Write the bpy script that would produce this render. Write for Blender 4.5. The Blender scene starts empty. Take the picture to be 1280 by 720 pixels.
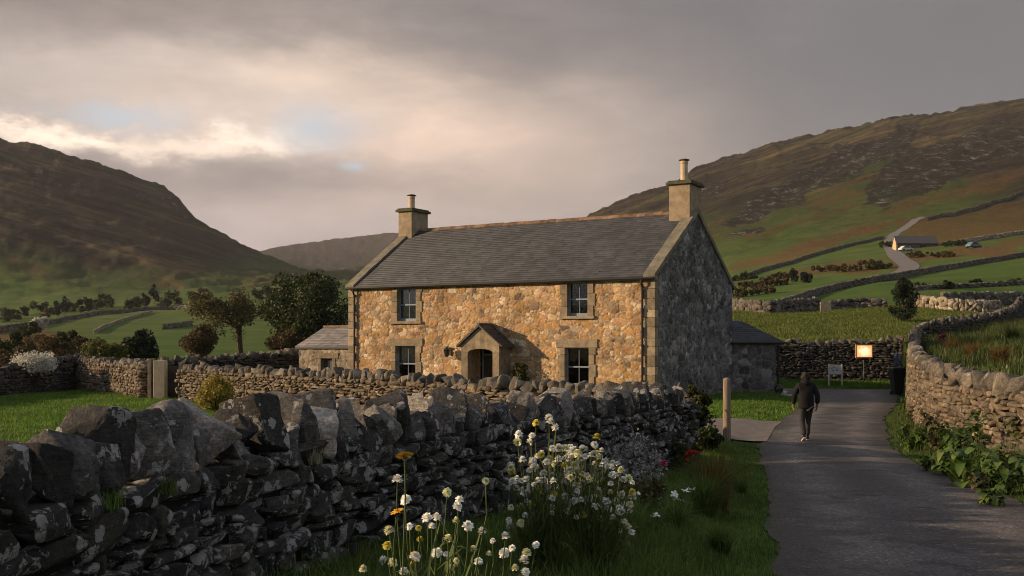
import bpy, bmesh, math, random
import numpy as np
from mathutils import Vector, Matrix, noise as mnoise

# ------------------------------------------------------------------ camera, sky, sun, exposure
F = 1300.0            # focal length in photo pixels (1280 wide)
CAM_H = 2.5
HY = 430.0            # horizon row in the photo
scn = bpy.context.scene
COL = scn.collection
cam_d = bpy.data.cameras.new("camera"); cam = bpy.data.objects.new("camera", cam_d); COL.objects.link(cam)
cam_d.sensor_width = 36.0; cam_d.lens = 36.0 * F / 1280.0
cam_d.shift_y = (HY - 360.0) / 1280.0
cam.location = (0, 0, CAM_H); cam.rotation_euler = (math.radians(90), 0, 0)
cam_d.clip_start = 0.05; cam_d.clip_end = 20000
scn.camera = cam
scn.render.engine = 'CYCLES'
scn.cycles.use_denoising = True
scn.cycles.pixel_filter_type = 'BLACKMAN_HARRIS'; scn.cycles.filter_width = 1.0
scn.cycles.max_bounces = 6
scn.cycles.diffuse_bounces = 3
scn.cycles.glossy_bounces = 2
scn.cycles.transparent_max_bounces = 8
scn.cycles.volume_bounces = 0
scn.view_settings.view_transform = 'Standard'
scn.view_settings.look = 'None'
scn.view_settings.exposure = 0.35
scn.view_settings.gamma = 1.0

SUN_DIR = Vector((-0.985, -0.03, math.tan(math.radians(15.0)))).normalized()   # towards the sun
sun_d = bpy.data.lights.new("sun", 'SUN'); sun = bpy.data.objects.new("sun", sun_d); COL.objects.link(sun)
sun_d.energy = 5.0; sun_d.angle = math.radians(0.8); sun_d.color = (1.0, 0.71, 0.42)
sun.rotation_euler = SUN_DIR.to_track_quat('Z', 'Y').to_euler()

# ------------------------------------------------------------------ node helpers
def _set(nt, sock, v):
    if isinstance(v, bpy.types.NodeSocket): nt.links.new(v, sock)
    elif v is not None:
        if isinstance(v, (tuple, list)) and len(v) == 3 and getattr(sock, 'type', '') == 'RGBA': v = (*v, 1)
        sock.default_value = v
def nd(nt, typ, ins=None, **props):
    n = nt.nodes.new('ShaderNode' + typ)
    for k, v in props.items(): setattr(n, k, v)
    for k, v in (ins or {}).items(): _set(nt, n.inputs[k], v)
    return n
def mth(nt, op, a, b=0.0, c=None, clamp=False):
    n = nt.nodes.new('ShaderNodeMath'); n.operation = op; n.use_clamp = clamp
    _set(nt, n.inputs[0], a); _set(nt, n.inputs[1], b)
    if c is not None: _set(nt, n.inputs[2], c)
    return n.outputs[0]
def mix(nt, f, a, b, blend='MIX'):
    n = nt.nodes.new('ShaderNodeMix'); n.data_type = 'RGBA'; n.blend_type = blend
    _set(nt, n.inputs[0], f); _set(nt, n.inputs[6], a); _set(nt, n.inputs[7], b)
    return n.outputs[2]
def ramp(nt, f, stops, interp='LINEAR'):
    n = nt.nodes.new('ShaderNodeValToRGB'); cr = n.color_ramp; cr.interpolation = interp
    while len(cr.elements) < len(stops): cr.elements.new(0.5)
    for e, (p, c) in zip(cr.elements, stops):
        e.position = p; e.color = (*c, 1) if len(c) == 3 else c
    _set(nt, n.inputs[0], f); return n.outputs[0]
def mr(nt, v, a, b, c=0.0, d=1.0):
    n = nt.nodes.new('ShaderNodeMapRange'); n.interpolation_type = 'SMOOTHSTEP'
    _set(nt, n.inputs[0], v)
    for i, x in enumerate((a, b, c, d)): n.inputs[i + 1].default_value = x
    return n.outputs[0]
def noi(nt, vec, scale, detail=4, rough=0.55, dist=0.0):
    n = nd(nt, 'TexNoise', {'Scale': scale, 'Detail': detail, 'Roughness': rough, 'Distortion': dist})
    if vec is not None: nt.links.new(vec, n.inputs['Vector'])
    return n.outputs[0]
def mapping(nt, vec, scale=(1, 1, 1), rot=(0, 0, 0), loc=(0, 0, 0)):
    n = nd(nt, 'Mapping'); nt.links.new(vec, n.inputs[0])
    n.inputs['Scale'].default_value = scale; n.inputs['Rotation'].default_value = rot; n.inputs['Location'].default_value = loc
    return n.outputs[0]
def new_mat(name):
    m = bpy.data.materials.new(name); m.use_nodes = True
    nt = m.node_tree; nt.nodes.clear()
    out = nt.nodes.new('ShaderNodeOutputMaterial')
    return m, nt, out
def finish(nt, out, col, rough=0.85, bump=None, bstr=0.5, bdist=0.02, spec=0.3, normal=None, metallic=0.0, transl=0.0):
    p = nd(nt, 'BsdfPrincipled', {'Base Color': col, 'Roughness': rough, 'Specular IOR Level': spec, 'Metallic': metallic})
    if bump is not None:
        b = nd(nt, 'Bump', {'Strength': bstr, 'Distance': bdist, 'Height': bump})
        nt.links.new(b.outputs[0], p.inputs['Normal'])
    s = p.outputs[0]
    if transl > 0:
        t = nd(nt, 'BsdfTranslucent', {'Color': col})
        mx = nd(nt, 'MixShader', {0: transl}); nt.links.new(s, mx.inputs[1]); nt.links.new(t.outputs[0], mx.inputs[2]); s = mx.outputs[0]
    nt.links.new(s, out.inputs[0]); return p
def pos(nt): return nd(nt, 'NewGeometry').outputs['Position']
def isl(nt):
    r1 = nd(nt, 'NewGeometry').outputs['Random Per Island']; r2 = nd(nt, 'ObjectInfo').outputs['Random']
    return mth(nt, 'FRACT', mth(nt, 'ADD', mth(nt, 'MULTIPLY', r1, 7.31), mth(nt, 'MULTIPLY', r2, 13.7)))

# ------------------------------------------------------------------ world: Nishita sky behind broken evening cloud
w = bpy.data.worlds.new("World"); scn.world = w; w.use_nodes = True
nt = w.node_tree; nt.nodes.clear()
wout = nt.nodes.new('ShaderNodeOutputWorld')
sky = nd(nt, 'TexSky', sky_type='NISHITA', sun_disc=False)
sky.sun_elevation = math.radians(15.0); sky.sun_rotation = math.atan2(SUN_DIR.x, SUN_DIR.y) % (2 * math.pi)
sky.air_density = 1.3; sky.dust_density = 2.0
tc = nd(nt, 'TexCoord').outputs['Generated']
sx = nd(nt, 'SeparateXYZ', {0: tc})
yy = mth(nt, 'MAXIMUM', sx.outputs[1], 0.15)
warp = nd(nt, 'TexNoise', {'Vector': mapping(nt, tc, (3.0, 3.0, 6.5)), 'Scale': 1.6, 'Detail': 9.0, 'Roughness': 0.66})
wsep = nd(nt, 'SeparateColor', {0: warp.outputs['Color']})
def blob(pu, pv, su, sv, wobble=1.0, power=1.0):
    U = mth(nt, 'ADD', mth(nt, 'MULTIPLY_ADD', mth(nt, 'DIVIDE', sx.outputs[0], yy), 1300.0, 640.0 - pu), mth(nt, 'MULTIPLY_ADD', wsep.outputs[0], 260.0 * wobble, -130.0 * wobble))
    V = mth(nt, 'ADD', mth(nt, 'MULTIPLY_ADD', mth(nt, 'DIVIDE', sx.outputs[2], yy), -1300.0, 430.0 - pv), mth(nt, 'MULTIPLY_ADD', wsep.outputs[1], 110.0 * wobble, -55.0 * wobble))
    a = mth(nt, 'POWER', mth(nt, 'DIVIDE', U, su), 2.0); b = mth(nt, 'POWER', mth(nt, 'DIVIDE', V, sv), 2.0)
    return mth(nt, 'EXPONENT', mth(nt, 'MULTIPLY', mth(nt, 'ADD', a, b), -power))
n_big = noi(nt, mapping(nt, tc, (2.2, 2.2, 6.0)), 1.3, 6, 0.58, 0.4)
n_fine = noi(nt, mapping(nt, tc, (5.0, 5.0, 16.0)), 1.5, 8, 0.6, 0.3)
base = mix(nt, mr(nt, n_big, 0.35, 0.68), (0.215, 0.190, 0.185), (0.34, 0.295, 0.28))
cc = base
def lay(col, fac, f):
    return mix(nt, mth(nt, 'MULTIPLY', f, fac, clamp=True), cc, col)
cc = lay((0.43, 0.37, 0.365), 0.95, blob(330, 300, 420, 75, 0.4))          # pale mauve low down
cc = lay((0.200, 0.165, 0.150), 0.85, blob(250, -60, 600, 95, 1.0))          # brown bank at the top
cc = lay((0.80, 0.60, 0.48), 0.95, blob(560, 170, 300, 80, 1.0))            # peach glow
cc = lay((0.80, 0.62, 0.49), 0.9, blob(330, 105, 190, 45, 1.2))
cc = lay((0.56, 0.47, 0.42), 0.8, blob(120, 95, 260, 50, 1.0))
cc = lay((0.27, 0.23, 0.225), 0.9, blob(290, 222, 280, 34, 1.0))
cc = lay((0.140, 0.142, 0.156), 0.97, blob(1290, 110, 520, 300, 0.5))          # grey to the right
cc = lay((0.125, 0.122, 0.132), 0.5, blob(1000, 10, 500, 90, 0.8))
cc = lay((1.05, 0.86, 0.70), 0.88, blob(90, 170, 120, 15, 1.7))               # lit cloud tops
cc = lay((1.0, 0.83, 0.68), 0.82, blob(275, 164, 75, 14, 1.7))
leftness = mr(nt, sx.outputs[0], -0.05, 0.30, 1.0, 0.12)
cc = mix(nt, mth(nt, 'MULTIPLY', mr(nt, n_fine, 0.34, 0.70, 0.0, 0.50), leftness), cc, mix(nt, 1.0, cc, (1.55, 1.48, 1.42), 'MULTIPLY'))
gap = mth(nt, 'MULTIPLY', mth(nt, 'MAXIMUM', blob(375, 156, 70, 24, 1.2), mth(nt, 'MAXIMUM', blob(150, 140, 80, 12, 1.3), blob(437, 205, 18, 6, 0.4))), 1.0, clamp=True)
sky_c = mix(nt, 0.6, mix(nt, 1.0, sky.outputs[0], (1.1, 1.3, 1.7), 'MULTIPLY'), (6.0, 6.4, 6.9))
cc = mix(nt, mr(nt, sx.outputs[1], 0.35, 0.80), mix(nt, n_big, (0.17, 0.19, 0.235), (0.34, 0.36, 0.41)), cc)   # unseen sky overhead and behind, coloured colder to set the ambient light
cc10 = mix(nt, 1.0, cc, (10, 10, 10), 'MULTIPLY')
fin = mix(nt, mth(nt, 'MULTIPLY', gap, 0.72), cc10, sky_c)
fin = mix(nt, 0.04, fin, sky.outputs[0])
bg = nd(nt, 'Background', {'Color': fin, 'Strength': 0.1})
nt.links.new(bg.outputs[0], wout.inputs[0])

# ------------------------------------------------------------------ object helpers
def wloc(o):
    v = Vector((0, 0, 0))
    while o is not None: v += o.location; o = o.parent
    return v
def tag(o, label=None, cat=None, group=None, kind=None):
    if label: o['label'] = label
    if cat: o['category'] = cat
    if group: o['group'] = group
    if kind or cat: o['kind'] = kind or 'thing'
    return o
def empty(name, loc, label=None, cat=None, group=None, kind=None):
    o = bpy.data.objects.new(name, None); COL.objects.link(o); o.location = loc; o.empty_display_size = 0.2
    return tag(o, label, cat, group, kind)
def mesh_obj(name, V, faces, material, parent=None, smooth=False, recalc=False, attr=None, origin=None):
    """V: Nx3 array in world coordinates; faces: list of index arrays (k x n)."""
    V = np.asarray(V, dtype=np.float64)
    off = np.array(wloc(parent)) if parent is not None else (np.array(origin) if origin is not None else np.zeros(3))
    me = bpy.data.meshes.new(name)
    if isinstance(faces, list) and faces and not isinstance(faces[0], np.ndarray):
        me.from_pydata([tuple(v) for v in (V - off)], [], faces)
    else:
        fl = [f for f in faces if len(f)]
        me.vertices.add(len(V)); me.vertices.foreach_set('co', (V - off).ravel())
        nl = sum(f.size for f in fl); npoly = sum(len(f) for f in fl)
        me.loops.add(nl); me.polygons.add(npoly)
        me.loops.foreach_set('vertex_index', np.concatenate([f.ravel() for f in fl]).astype(np.int32))
        tot = np.concatenate([np.full(len(f), f.shape[1]) for f in fl]); st = np.concatenate([[0], np.cumsum(tot)[:-1]])
        me.polygons.foreach_set('loop_start', st.astype(np.int32)); me.polygons.foreach_set('loop_total', tot.astype(np.int32))
        me.update(calc_edges=True)
    if recalc:
        bm = bmesh.new(); bm.from_mesh(me); bmesh.ops.recalc_face_normals(bm, faces=bm.faces); bm.to_mesh(me); bm.free()
    if smooth: me.polygons.foreach_set('use_smooth', np.ones(len(me.polygons), dtype=bool))
    if attr is not None:
        for an, av in attr.items():
            a = me.attributes.new(an, 'FLOAT_COLOR', 'POINT')
            a.data.foreach_set('color', np.asarray(av, dtype=np.float32).ravel())
    me.materials.append(material)
    o = bpy.data.objects.new(name, me); COL.objects.link(o)
    if parent is not None: o.parent = parent
    elif origin is not None: o.location = origin
    return o
class MB:
    def __init__(s): s.v = []; s.f = []; s.n = 0
    def add(s, V, Fc):
        s.v.append(np.asarray(V, float)); s.f += [tuple(int(i) + s.n for i in f) for f in Fc]; s.n += len(V); return s
    def box(s, L, a0, a1, b0, b1, c0, c1):
        P = [L(a, b, c) for a in (a0, a1) for b in (b0, b1) for c in (c0, c1)]
        return s.add(P, [(0, 1, 3, 2), (4, 6, 7, 5), (0, 4, 5, 1), (2, 3, 7, 6), (0, 2, 6, 4), (1, 5, 7, 3)])
    def prism(s, pts, d):   # pts: list of 3d points, extruded by vector d
        n = len(pts); P = [np.array(p) for p in pts] + [np.array(p) + np.array(d) for p in pts]
        return s.add(P, [tuple(range(n)), tuple(range(2 * n - 1, n - 1, -1))] + [(i, (i + 1) % n, n + (i + 1) % n, n + i) for i in range(n)])
    def tube(s, pts, rad, seg=8, cap=True):
        pts = [np.array(p, float) for p in pts]
        if not hasattr(rad, '__len__'): rad = [rad] * len(pts)
        V = []; 
        for i, p in enumerate(pts):
            t = pts[min(i + 1, len(pts) - 1)] - pts[max(i - 1, 0)]; t /= (np.linalg.norm(t) + 1e-9)
            a = np.cross(t, (0, 0, 1.0)) if abs(t[2]) < 0.95 else np.cross(t, (0, 1.0, 0)); a /= np.linalg.norm(a); b = np.cross(t, a)
            for k in range(seg):
                an = 2 * math.pi * k / seg; V.append(p + rad[i] * (math.cos(an) * a + math.sin(an) * b))
        Fc = []
        for i in range(len(pts) - 1):
            for k in range(seg):
                Fc.append((i * seg + k, i * seg + (k + 1) % seg, (i + 1) * seg + (k + 1) % seg, (i + 1) * seg + k))
        if cap: Fc += [tuple(range(seg - 1, -1, -1)), tuple((len(pts) - 1) * seg + k for k in range(seg))]
        return s.add(V, Fc)
    def lathe(s, c, prof, seg=14, L=None):   # prof: (r, z) pairs
        V = []; c = np.array(c, float)
        for r, z in prof:
            for k in range(seg):
                an = 2 * math.pi * k / seg; V.append(c + np.array((r * math.cos(an), r * math.sin(an), z)))
        Fc = [(i * seg + k, i * seg + (k + 1) % seg, (i + 1) * seg + (k + 1) % seg, (i + 1) * seg + k) for i in range(len(prof) - 1) for k in range(seg)]
        Fc += [tuple(range(seg - 1, -1, -1)), tuple((len(prof) - 1) * seg + k for k in range(seg))]
        return s.add(V, Fc)
    def build(s, name, material, parent=None, smooth=False, recalc=True, origin=None, bevel=0.0):
        o = mesh_obj(name, np.concatenate(s.v), [tuple(f) for f in s.f], material, parent, smooth, recalc, None, origin)
        if bevel > 0:
            m = o.modifiers.new('bevel', 'BEVEL'); m.width = bevel; m.segments = 2; m.limit_method = 'ANGLE'
        return o
WL = lambda x, y, z: np.array((x, y, z), float)
def at(px, Y, py=None, z=None):
    X = (px - 640.0) / F * Y
    return (X, Y, (CAM_H - (py - HY) * Y / F) if py is not None else z)

# ------------------------------------------------------------------ numpy noise
def _h(ix, iy, seed):
    n = (ix.astype(np.int64) * 374761393 + iy.astype(np.int64) * 668265263 + seed * 1442695041) & 0x7fffffff
    n = ((n ^ (n >> 13)) * 1274126177) & 0x7fffffff
    return ((n ^ (n >> 16)) & 0xffff) / 65535.0
def vnoise(x, y, seed=0):
    x = np.asarray(x, float); y = np.asarray(y, float)
    ix = np.floor(x); iy = np.floor(y); fx = x - ix; fy = y - iy
    fx = fx * fx * (3 - 2 * fx); fy = fy * fy * (3 - 2 * fy)
    a = _h(ix, iy, seed); b = _h(ix + 1, iy, seed); c = _h(ix, iy + 1, seed); d = _h(ix + 1, iy + 1, seed)
    return (a * (1 - fx) + b * fx) * (1 - fy) + (c * (1 - fx) + d * fx) * fy
def fbm(x, y, oct=5, seed=0, rough=0.5):
    r = 0; a = 1; t = 0
    for i in range(oct):
        r = r + a * vnoise(x * 2 ** i + 17.3 * i, y * 2 ** i + 5.1 * i, seed + i); t += a; a *= rough
    return r / t
def sst(x, a, b):
    t = np.clip((np.asarray(x, float) - a) / (b - a), 0, 1); return t * t * (3 - 2 * t)

# ------------------------------------------------------------------ the lie of the land
XLy = [-12, 3, 8, 11.2, 16, 19.1, 25, 31, 37, 42, 46, 49, 60]
XLx = [1.2, 1.9, 2.5, 2.83, 3.95, 4.7, 5.9, 7.7, 9.9, 11.7, 12.9, 13.4, 13.4]
XRy = [-12, 8, 16.7, 19.1, 21.7, 25, 30, 36, 43, 50, 57, 60]
XRx = [7.0, 7.4, 8.0, 8.15, 8.4, 9.15, 10.8, 12.9, 15.9, 18.6, 20.9, 21]
WRy = [-12, 4, 10, 16, 20.3, 25, 30, 36, 43, 50, 56, 60.5]
WRx = [8.8, 9.0, 9.3, 9.7, 10.1, 10.75, 12.0, 14.0, 16.6, 19.3, 21.6, 23]
PX = np.array([-600, -300, 0, 50, 100, 150, 185, 205, 222, 235, 250, 270, 300, 350, 385, 490, 640, 745, 790, 835, 880, 915, 1000, 1100, 1160, 1280, 1600, 2000], float)
def row(d):
    xs = sorted(d); return np.interp(PX, xs, [d[k] for k in xs])
TAB = []   # (D, z row)
def zrow(D, d): TAB.append((D, row(d)))
def yrow(D, d): TAB.append((D, CAM_H - (row(d) - HY) * D / F))
zrow(18, {-600: 0, 1000: 1.1, 1280: 1.2, 2000: 1.6})
zrow(30, {-600: 0, 1000: 1.2, 1160: 1.6, 1280: 2.0, 2000: 3.5})
zrow(40, {-600: 0, 900: 0, 1100: 1.7, 1160: 1.9, 1280: 2.35, 2000: 5})
zrow(56, {-600: 0, 900: 0, 1000: 2.1, 1160: 2.5, 1280: 3.0, 2000: 8})
zrow(64, {-600: 0.1, 850: 0.3, 930: 2.35, 1000: 2.45, 1130: 2.6, 1280: 3.4, 2000: 9})
yrow(80, {-600: 465, 385: 462, 640: 462, 850: 450, 930: 405, 1000: 403, 1130: 402, 1280: 404, 2000: 370})
yrow(95, {-600: 450, 385: 450, 640: 450, 850: 440, 915: 391, 1000: 390, 1140: 385, 1280: 391, 2000: 360})
yrow(120, {-600: 442, 385: 442, 640: 444, 850: 430, 915: 383, 1000: 379, 1140: 364, 1280: 366, 2000: 330})
yrow(145, {-600: 436, 385: 436, 640: 440, 850: 420, 915: 377, 1000: 370, 1100: 355, 1280: 345, 2000: 310})
yrow(190, {-600: 427, 385: 427, 640: 436, 850: 400, 915: 368, 1000: 358, 1100: 344, 1160: 338, 1280: 325, 2000: 290})
yrow(240, {-600: 418, 385: 419, 640: 430, 850: 380, 915: 359, 1000: 347, 1100: 333, 1160: 326, 1280: 312, 2000: 270})
yrow(310, {-600: 408, 385: 408, 640: 420, 850: 365, 915: 345, 1000: 331, 1100: 317, 1160: 309, 1280: 300, 2000: 240})
yrow(450, {-600: 400, 0: 412, 100: 396, 260: 381, 385: 372, 640: 400, 850: 340, 915: 325, 1000: 307, 1100: 290, 1280: 265, 2000: 200})
yrow(700, {-600: 330, 0: 345, 100: 355, 200: 356, 300: 362, 385: 362, 640: 375, 745: 340, 835: 316, 915: 292, 1000: 268, 1100: 240, 1280: 205, 2000: 150})
yrow(1000, {-600: 240, 0: 262, 100: 287, 200: 312, 250: 332, 300: 345, 385: 357, 640: 350, 745: 300, 835: 270, 915: 243, 1000: 213, 1100: 190, 1280: 158, 2000: 115})
yrow(1300, {-600: 120, -300: 125, 0: 177, 50: 188, 100: 201, 150: 215, 185: 226, 205: 231, 222: 247, 235: 264, 250: 277, 270: 291, 300: 309, 350: 333, 385: 350, 490: 352, 640: 340, 700: 300, 745: 268, 790: 248, 835: 230, 880: 207, 915: 196, 1000: 174, 1100: 157, 1280: 131, 2000: 98})
yrow(1800, {-600: 150, 0: 215, 200: 300, 385: 354, 490: 350, 640: 340, 745: 292, 915: 225, 1280: 150, 2000: 120})
yrow(2300, {-600: 200, 0: 260, 200: 330, 385: 342, 490: 335, 640: 330, 745: 320, 1000: 260, 1280: 200, 2000: 200})
yrow(3000, {-600: 330, 200: 330, 315: 316, 350: 307, 400: 297, 450: 291, 490: 287, 600: 284, 745: 292, 900: 300, 1280: 260, 2000: 260})
yrow(4200, {-600: 370, 490: 350, 2000: 350})
yrow(7500, {-600: 420, 2000: 420})
TD = np.array([t[0] for t in TAB], float); TZ = np.array([t[1] for t in TAB])
lTD = np.log(TD)
def table(px, D):
    px = np.clip(px, PX[0], PX[-1]); i = np.clip(np.searchsorted(PX, px) - 1, 0, len(PX) - 2); f = (px - PX[i]) / (PX[i + 1] - PX[i])
    out = 0
    for m in (-1.0, -0.33, 0.33, 1.0):
        l = np.log(np.clip(D * (1 + 0.05 * m), TD[0], TD[-1])); j = np.clip(np.searchsorted(lTD, l) - 1, 0, len(TD) - 2)
        D2 = np.exp(l); g = (D2 - TD[j]) / (TD[j + 1] - TD[j])
        out = out + ((TZ[j, i] * (1 - f) + TZ[j, i + 1] * f) * (1 - g) + (TZ[j + 1, i] * (1 - f) + TZ[j + 1, i + 1] * f) * g)
    return out / 4
NWP = [(-2.75, 0.5), (-2.75, 3.6), (-2.62, 5.4), (-2.4, 7.3), (-1.7, 9.7), (0.0, 14.0), (1.8, 17.6), (3.7, 21.7)]   # near wall, plan
NWy = [p[1] for p in NWP]; NWx = [p[0] for p in NWP]
def gz(X, Y):
    X = np.asarray(X, float); Y = np.asarray(Y, float)
    R = np.hypot(X, Y); phi = np.arctan2(X, Y); pc = np.clip(phi, -0.96, 0.96)
    px = 640 + F * np.tan(pc); D = R * np.cos(pc)
    far = table(px, D)
    side = sst(np.abs(phi), 1.0, 1.7); far = far * (1 - 0.75 * side)
    amp = sst(D, 150, 700) * (1 - 0.7 * sst(D, 1700, 2600))
    far = far + amp * 0.011 * D * (fbm(X / 190, Y / 190, 5, 3) - 0.5) + amp * 0.014 * D * (0.5 - np.abs(fbm(X / 70 + 9, Y / 110, 5, 8) - 0.5) * 2) + amp * 0.006 * D * (0.5 - np.abs(fbm(X / 22 + 3, Y / 60, 4, 18, 0.6) - 0.5) * 2)
    far = far + sst(D, 70, 150) * 0.8 * (fbm(X / 30, Y / 30, 3, 21) - 0.5)
    xl = np.interp(Y, XLy, XLx); xr = np.interp(Y, XRy, XRx)
    dl = xl - X; dr = X - xr
    near = np.zeros_like(R)
    nwx = np.interp(Y, NWy, NWx)
    bank = 0.5 * (1 - sst(Y, 6, 19)) * sst(dl, 0.25, 2.2) * (1 - sst(nwx - X, 0.5, 5.0)) * sst(Y, -8, 0)
    near = near + bank
    near = near + 0.16 * sst(dr, 0.2, 1.5) + 0.10 * sst(dl, 0.15, 1.2) * (1 - sst(Y, 50, 52))
    near = near + 0.35 * sst(Y, 57.3, 60)
    off = np.minimum(np.maximum(dl, dr), np.maximum(1.0, 0))
    near = near + sst(np.maximum(dl, dr), 0.3, 1.5) * 0.10 * (fbm(X / 1.3, Y / 1.3, 3, 5) - 0.5) * (1 - sst(Y, 50, 55))
    wr = np.interp(Y, WRy, WRx)
    m = np.where(Y < 60.4, sst(X - wr, 0.15, 0.7), 0); m = np.maximum(m, sst(Y, 60.35, 61.3)); m = np.maximum(m, sst(R, 66, 85))
    return near * (1 - m) + far * m
def gz1(x, y): return float(gz(np.array([x]), np.array([y]))[0])
def ground_at(px, py, d0=60, d1=1300):
    """first ground point seen through a photo pixel beyond distance d0"""
    D = np.exp(np.linspace(math.log(d0), math.log(d1), 900)); X = (px - 640) / F * D
    z = gz(X, D); y = HY - (z - CAM_H) * F / D
    idx = np.where(y <= py)[0]
    k = idx[0] if len(idx) else len(D) - 1
    return X[k], D[k], z[k]

# terrain mesh (polar grid round the viewpoint, real distances)
phis = np.concatenate([np.radians(np.arange(-180, -33, 3.0)), np.radians(np.arange(-33, 33, 0.1)), np.radians(np.arange(33, 180, 3.0))])
radii = np.exp(np.linspace(math.log(1.2), math.log(5200), 490))
PH, RR = np.meshgrid(phis, radii); TX = RR * np.sin(PH); TY = RR * np.cos(PH)
Tz = gz(TX, TY)
nr, na = TX.shape
idx = np.arange(nr * na).reshape(nr, na)
q = np.stack([idx[:-1, :], np.roll(idx, -1, 1)[:-1, :], np.roll(idx, -1, 1)[1:, :], idx[1:, :]], -1).reshape(-1, 4)
TV = np.stack([TX.ravel(), TY.ravel(), Tz.ravel()], 1)
cz = gz1(0.0, 0.0); TV = np.concatenate([TV, [[0, 0, cz]]]); tri = np.stack([idx[0], np.full(na, nr * na), np.roll(idx[0], -1)], 1)

# land cover: R = bracken, G = green pasture, B = rock, A = heather
tpx = 640 + F * np.tan(np.clip(PH, -0.96, 0.96)).ravel(); tD = (RR * np.cos(np.clip(PH, -0.96, 0.96))).ravel()
tpy = HY - (Tz.ravel() - CAM_H) * F / tD
wx = (fbm(tpx / 60, tpy / 30, 4, 31) - 0.5); wy = (fbm(tpx / 40, tpy / 22, 4, 47) - 0.5)
qx = tpx + 60 * wx; qy = tpy + 26 * wy
rightside = tpx > 640
gl = np.where(rightside, np.interp(qx, [640, 915, 1000, 1100, 1165, 1225, 1280], [330, 300, 262, 232, 232, 272, 282]), np.interp(qx, [-300, 0, 120, 260, 385], [345, 335, 372, 365, 348]))
green = sst(qy - gl, -14, 14)
green[tD < 180] = 1; green[tD > 1750] = 0
br = np.zeros_like(tpx)
def band(pts, wd, s=1.0, dmin=150):
    global br
    xs = [p[0] for p in pts]; ys = [p[1] for p in pts]
    d = np.abs(qy - np.interp(qx, xs, ys)); br = np.maximum(br, s * (1 - sst(d, wd * 0.5, wd)) * sst(qx, xs[0] - 12, xs[0] + 12) * (1 - sst(qx, xs[-1] - 12, xs[-1] + 12)) * (tD > dmin))
band([(900, 332), (960, 324), (1040, 303), (1110, 284)], 9)
band([(1120, 290), (1200, 285), (1300, 265)], 22, 0.9)
band([(985, 346), (1040, 336), (1108, 330)], 11, 0.9)
band([(1118, 330), (1170, 322), (1240, 312), (1300, 300)], 12, 1.0)
band([(1000, 262), (1050, 240), (1110, 222)], 6, .7)
band([(930, 300), (1000, 275), (1060, 250)], 6, 0.75)
band([(1100, 262), (1180, 240), (1290, 210)], 9, 0.8)
br = np.maximum(br, (1 - sst(qx, 80, 125)) * sst(qy, 412, 422) * (qx < 300) * (tD > 62))
rock = np.zeros_like(tpx)
def rk(cx, cy, sxx, syy, rot, s=1.0):
    global rock
    dx = qx - cx; dy = qy - cy; c, s_ = math.cos(rot), math.sin(rot); u = dx * c + dy * s_; v = -dx * s_ + dy * c
    rock = np.maximum(rock, s * np.exp(-((u / sxx) ** 2 + (v / syy) ** 2)) * (tD > 400))
rk(1160, 208, 100, 19, -0.42, 2.0); rk(1250, 178, 60, 16, -0.3, 1.8); rk(1000, 232, 110, 19, -0.50, 1.6); rk(1090, 195, 70, 15, -0.4, 1.4)
rk(950, 250, 70, 12, -0.5, .7); rk(930, 292, 40, 7, -.35, .6); rk(860, 250, 60, 14, -0.5, .7); rk(1240, 250, 50, 7, -.35, 0.8); rk(222, 262, 34, 22, 0.9, 0.9); rk(90, 236, 150, 18, 0.25, .55); rk(185, 250, 50, 12, .6, .6)
heather = sst(-(qy - gl), 10, 60)
cover = np.stack([br, green, np.clip(rock, 0, 1), heather], 1).astype(np.float32); cover = np.concatenate([cover, [[0, 1, 0, 0]]])

m_ter, nt, out = new_mat('terrain_turf')
P = pos(nt)
at_ = nd(nt, 'Attribute', attribute_name='cover')
sep = nd(nt, 'SeparateColor', {0: at_.outputs['Color']})
sp = nd(nt, 'SeparateXYZ', {0: P})
q_ = mth(nt, 'SUBTRACT', sp.outputs[2], mth(nt, 'MULTIPLY', mth(nt, 'ABSOLUTE', sp.outputs[0]), 0.30))
cv = nd(nt, 'CombineXYZ', {0: mth(nt, 'MULTIPLY', q_, 0.075), 1: mth(nt, 'MULTIPLY', sp.outputs[0], 0.0065), 2: mth(nt, 'MULTIPLY', sp.outputs[1], 0.003)}).outputs[0]
streak = noi(nt, cv, 1.0, 9, 0.66, 0.4)
streak2 = noi(nt, mapping(nt, cv, (3.1, 2.4, 3), (0, 0, 0), (4, 8, 1)), 1.0, 8, 0.7, 0.3)
n1 = noi(nt, P, 0.9, 8, 0.65); n2 = noi(nt, P, 0.09, 6, 0.6); n3 = noi(nt, P, 7.0, 6, 0.7); n4 = noi(nt, P, 0.02, 6, 0.6)
g_near = ramp(nt, n1, [(0.30, (0.024, 0.052, 0.010)), (0.5, (0.050, 0.100, 0.016)), (0.72, (0.095, 0.130, 0.028))])
g_far = ramp(nt, n2, [(0.32, (0.040, 0.082, 0.018)), (0.5, (0.080, 0.130, 0.026)), (0.70, (0.14, 0.165, 0.038))])
grass = mix(nt, 0.5, g_near, g_far)
dry = ramp(nt, n1, [(0.30, (0.045, 0.030, 0.013)), (0.5, (0.11, 0.068, 0.024)), (0.68, (0.21, 0.130, 0.042))])
hill = ramp(nt, streak, [(0.30, (0.014, 0.011, 0.010)), (0.42, (0.034, 0.026, 0.022)), (0.49, (0.060, 0.046, 0.034)), (0.54, (0.060, 0.068, 0.028)), (0.60, (0.12, 0.088, 0.050)), (0.72, (0.05, 0.040, 0.030))])
hill2 = ramp(nt, streak2, [(0.38, (0.22, 0.21, 0.21)), (0.5, (0.9, 0.9, 0.85)), (0.60, (1.8, 1.7, 1.5))])
hill = mix(nt, 0.85, hill, hill2, 'MULTIPLY')
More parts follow.
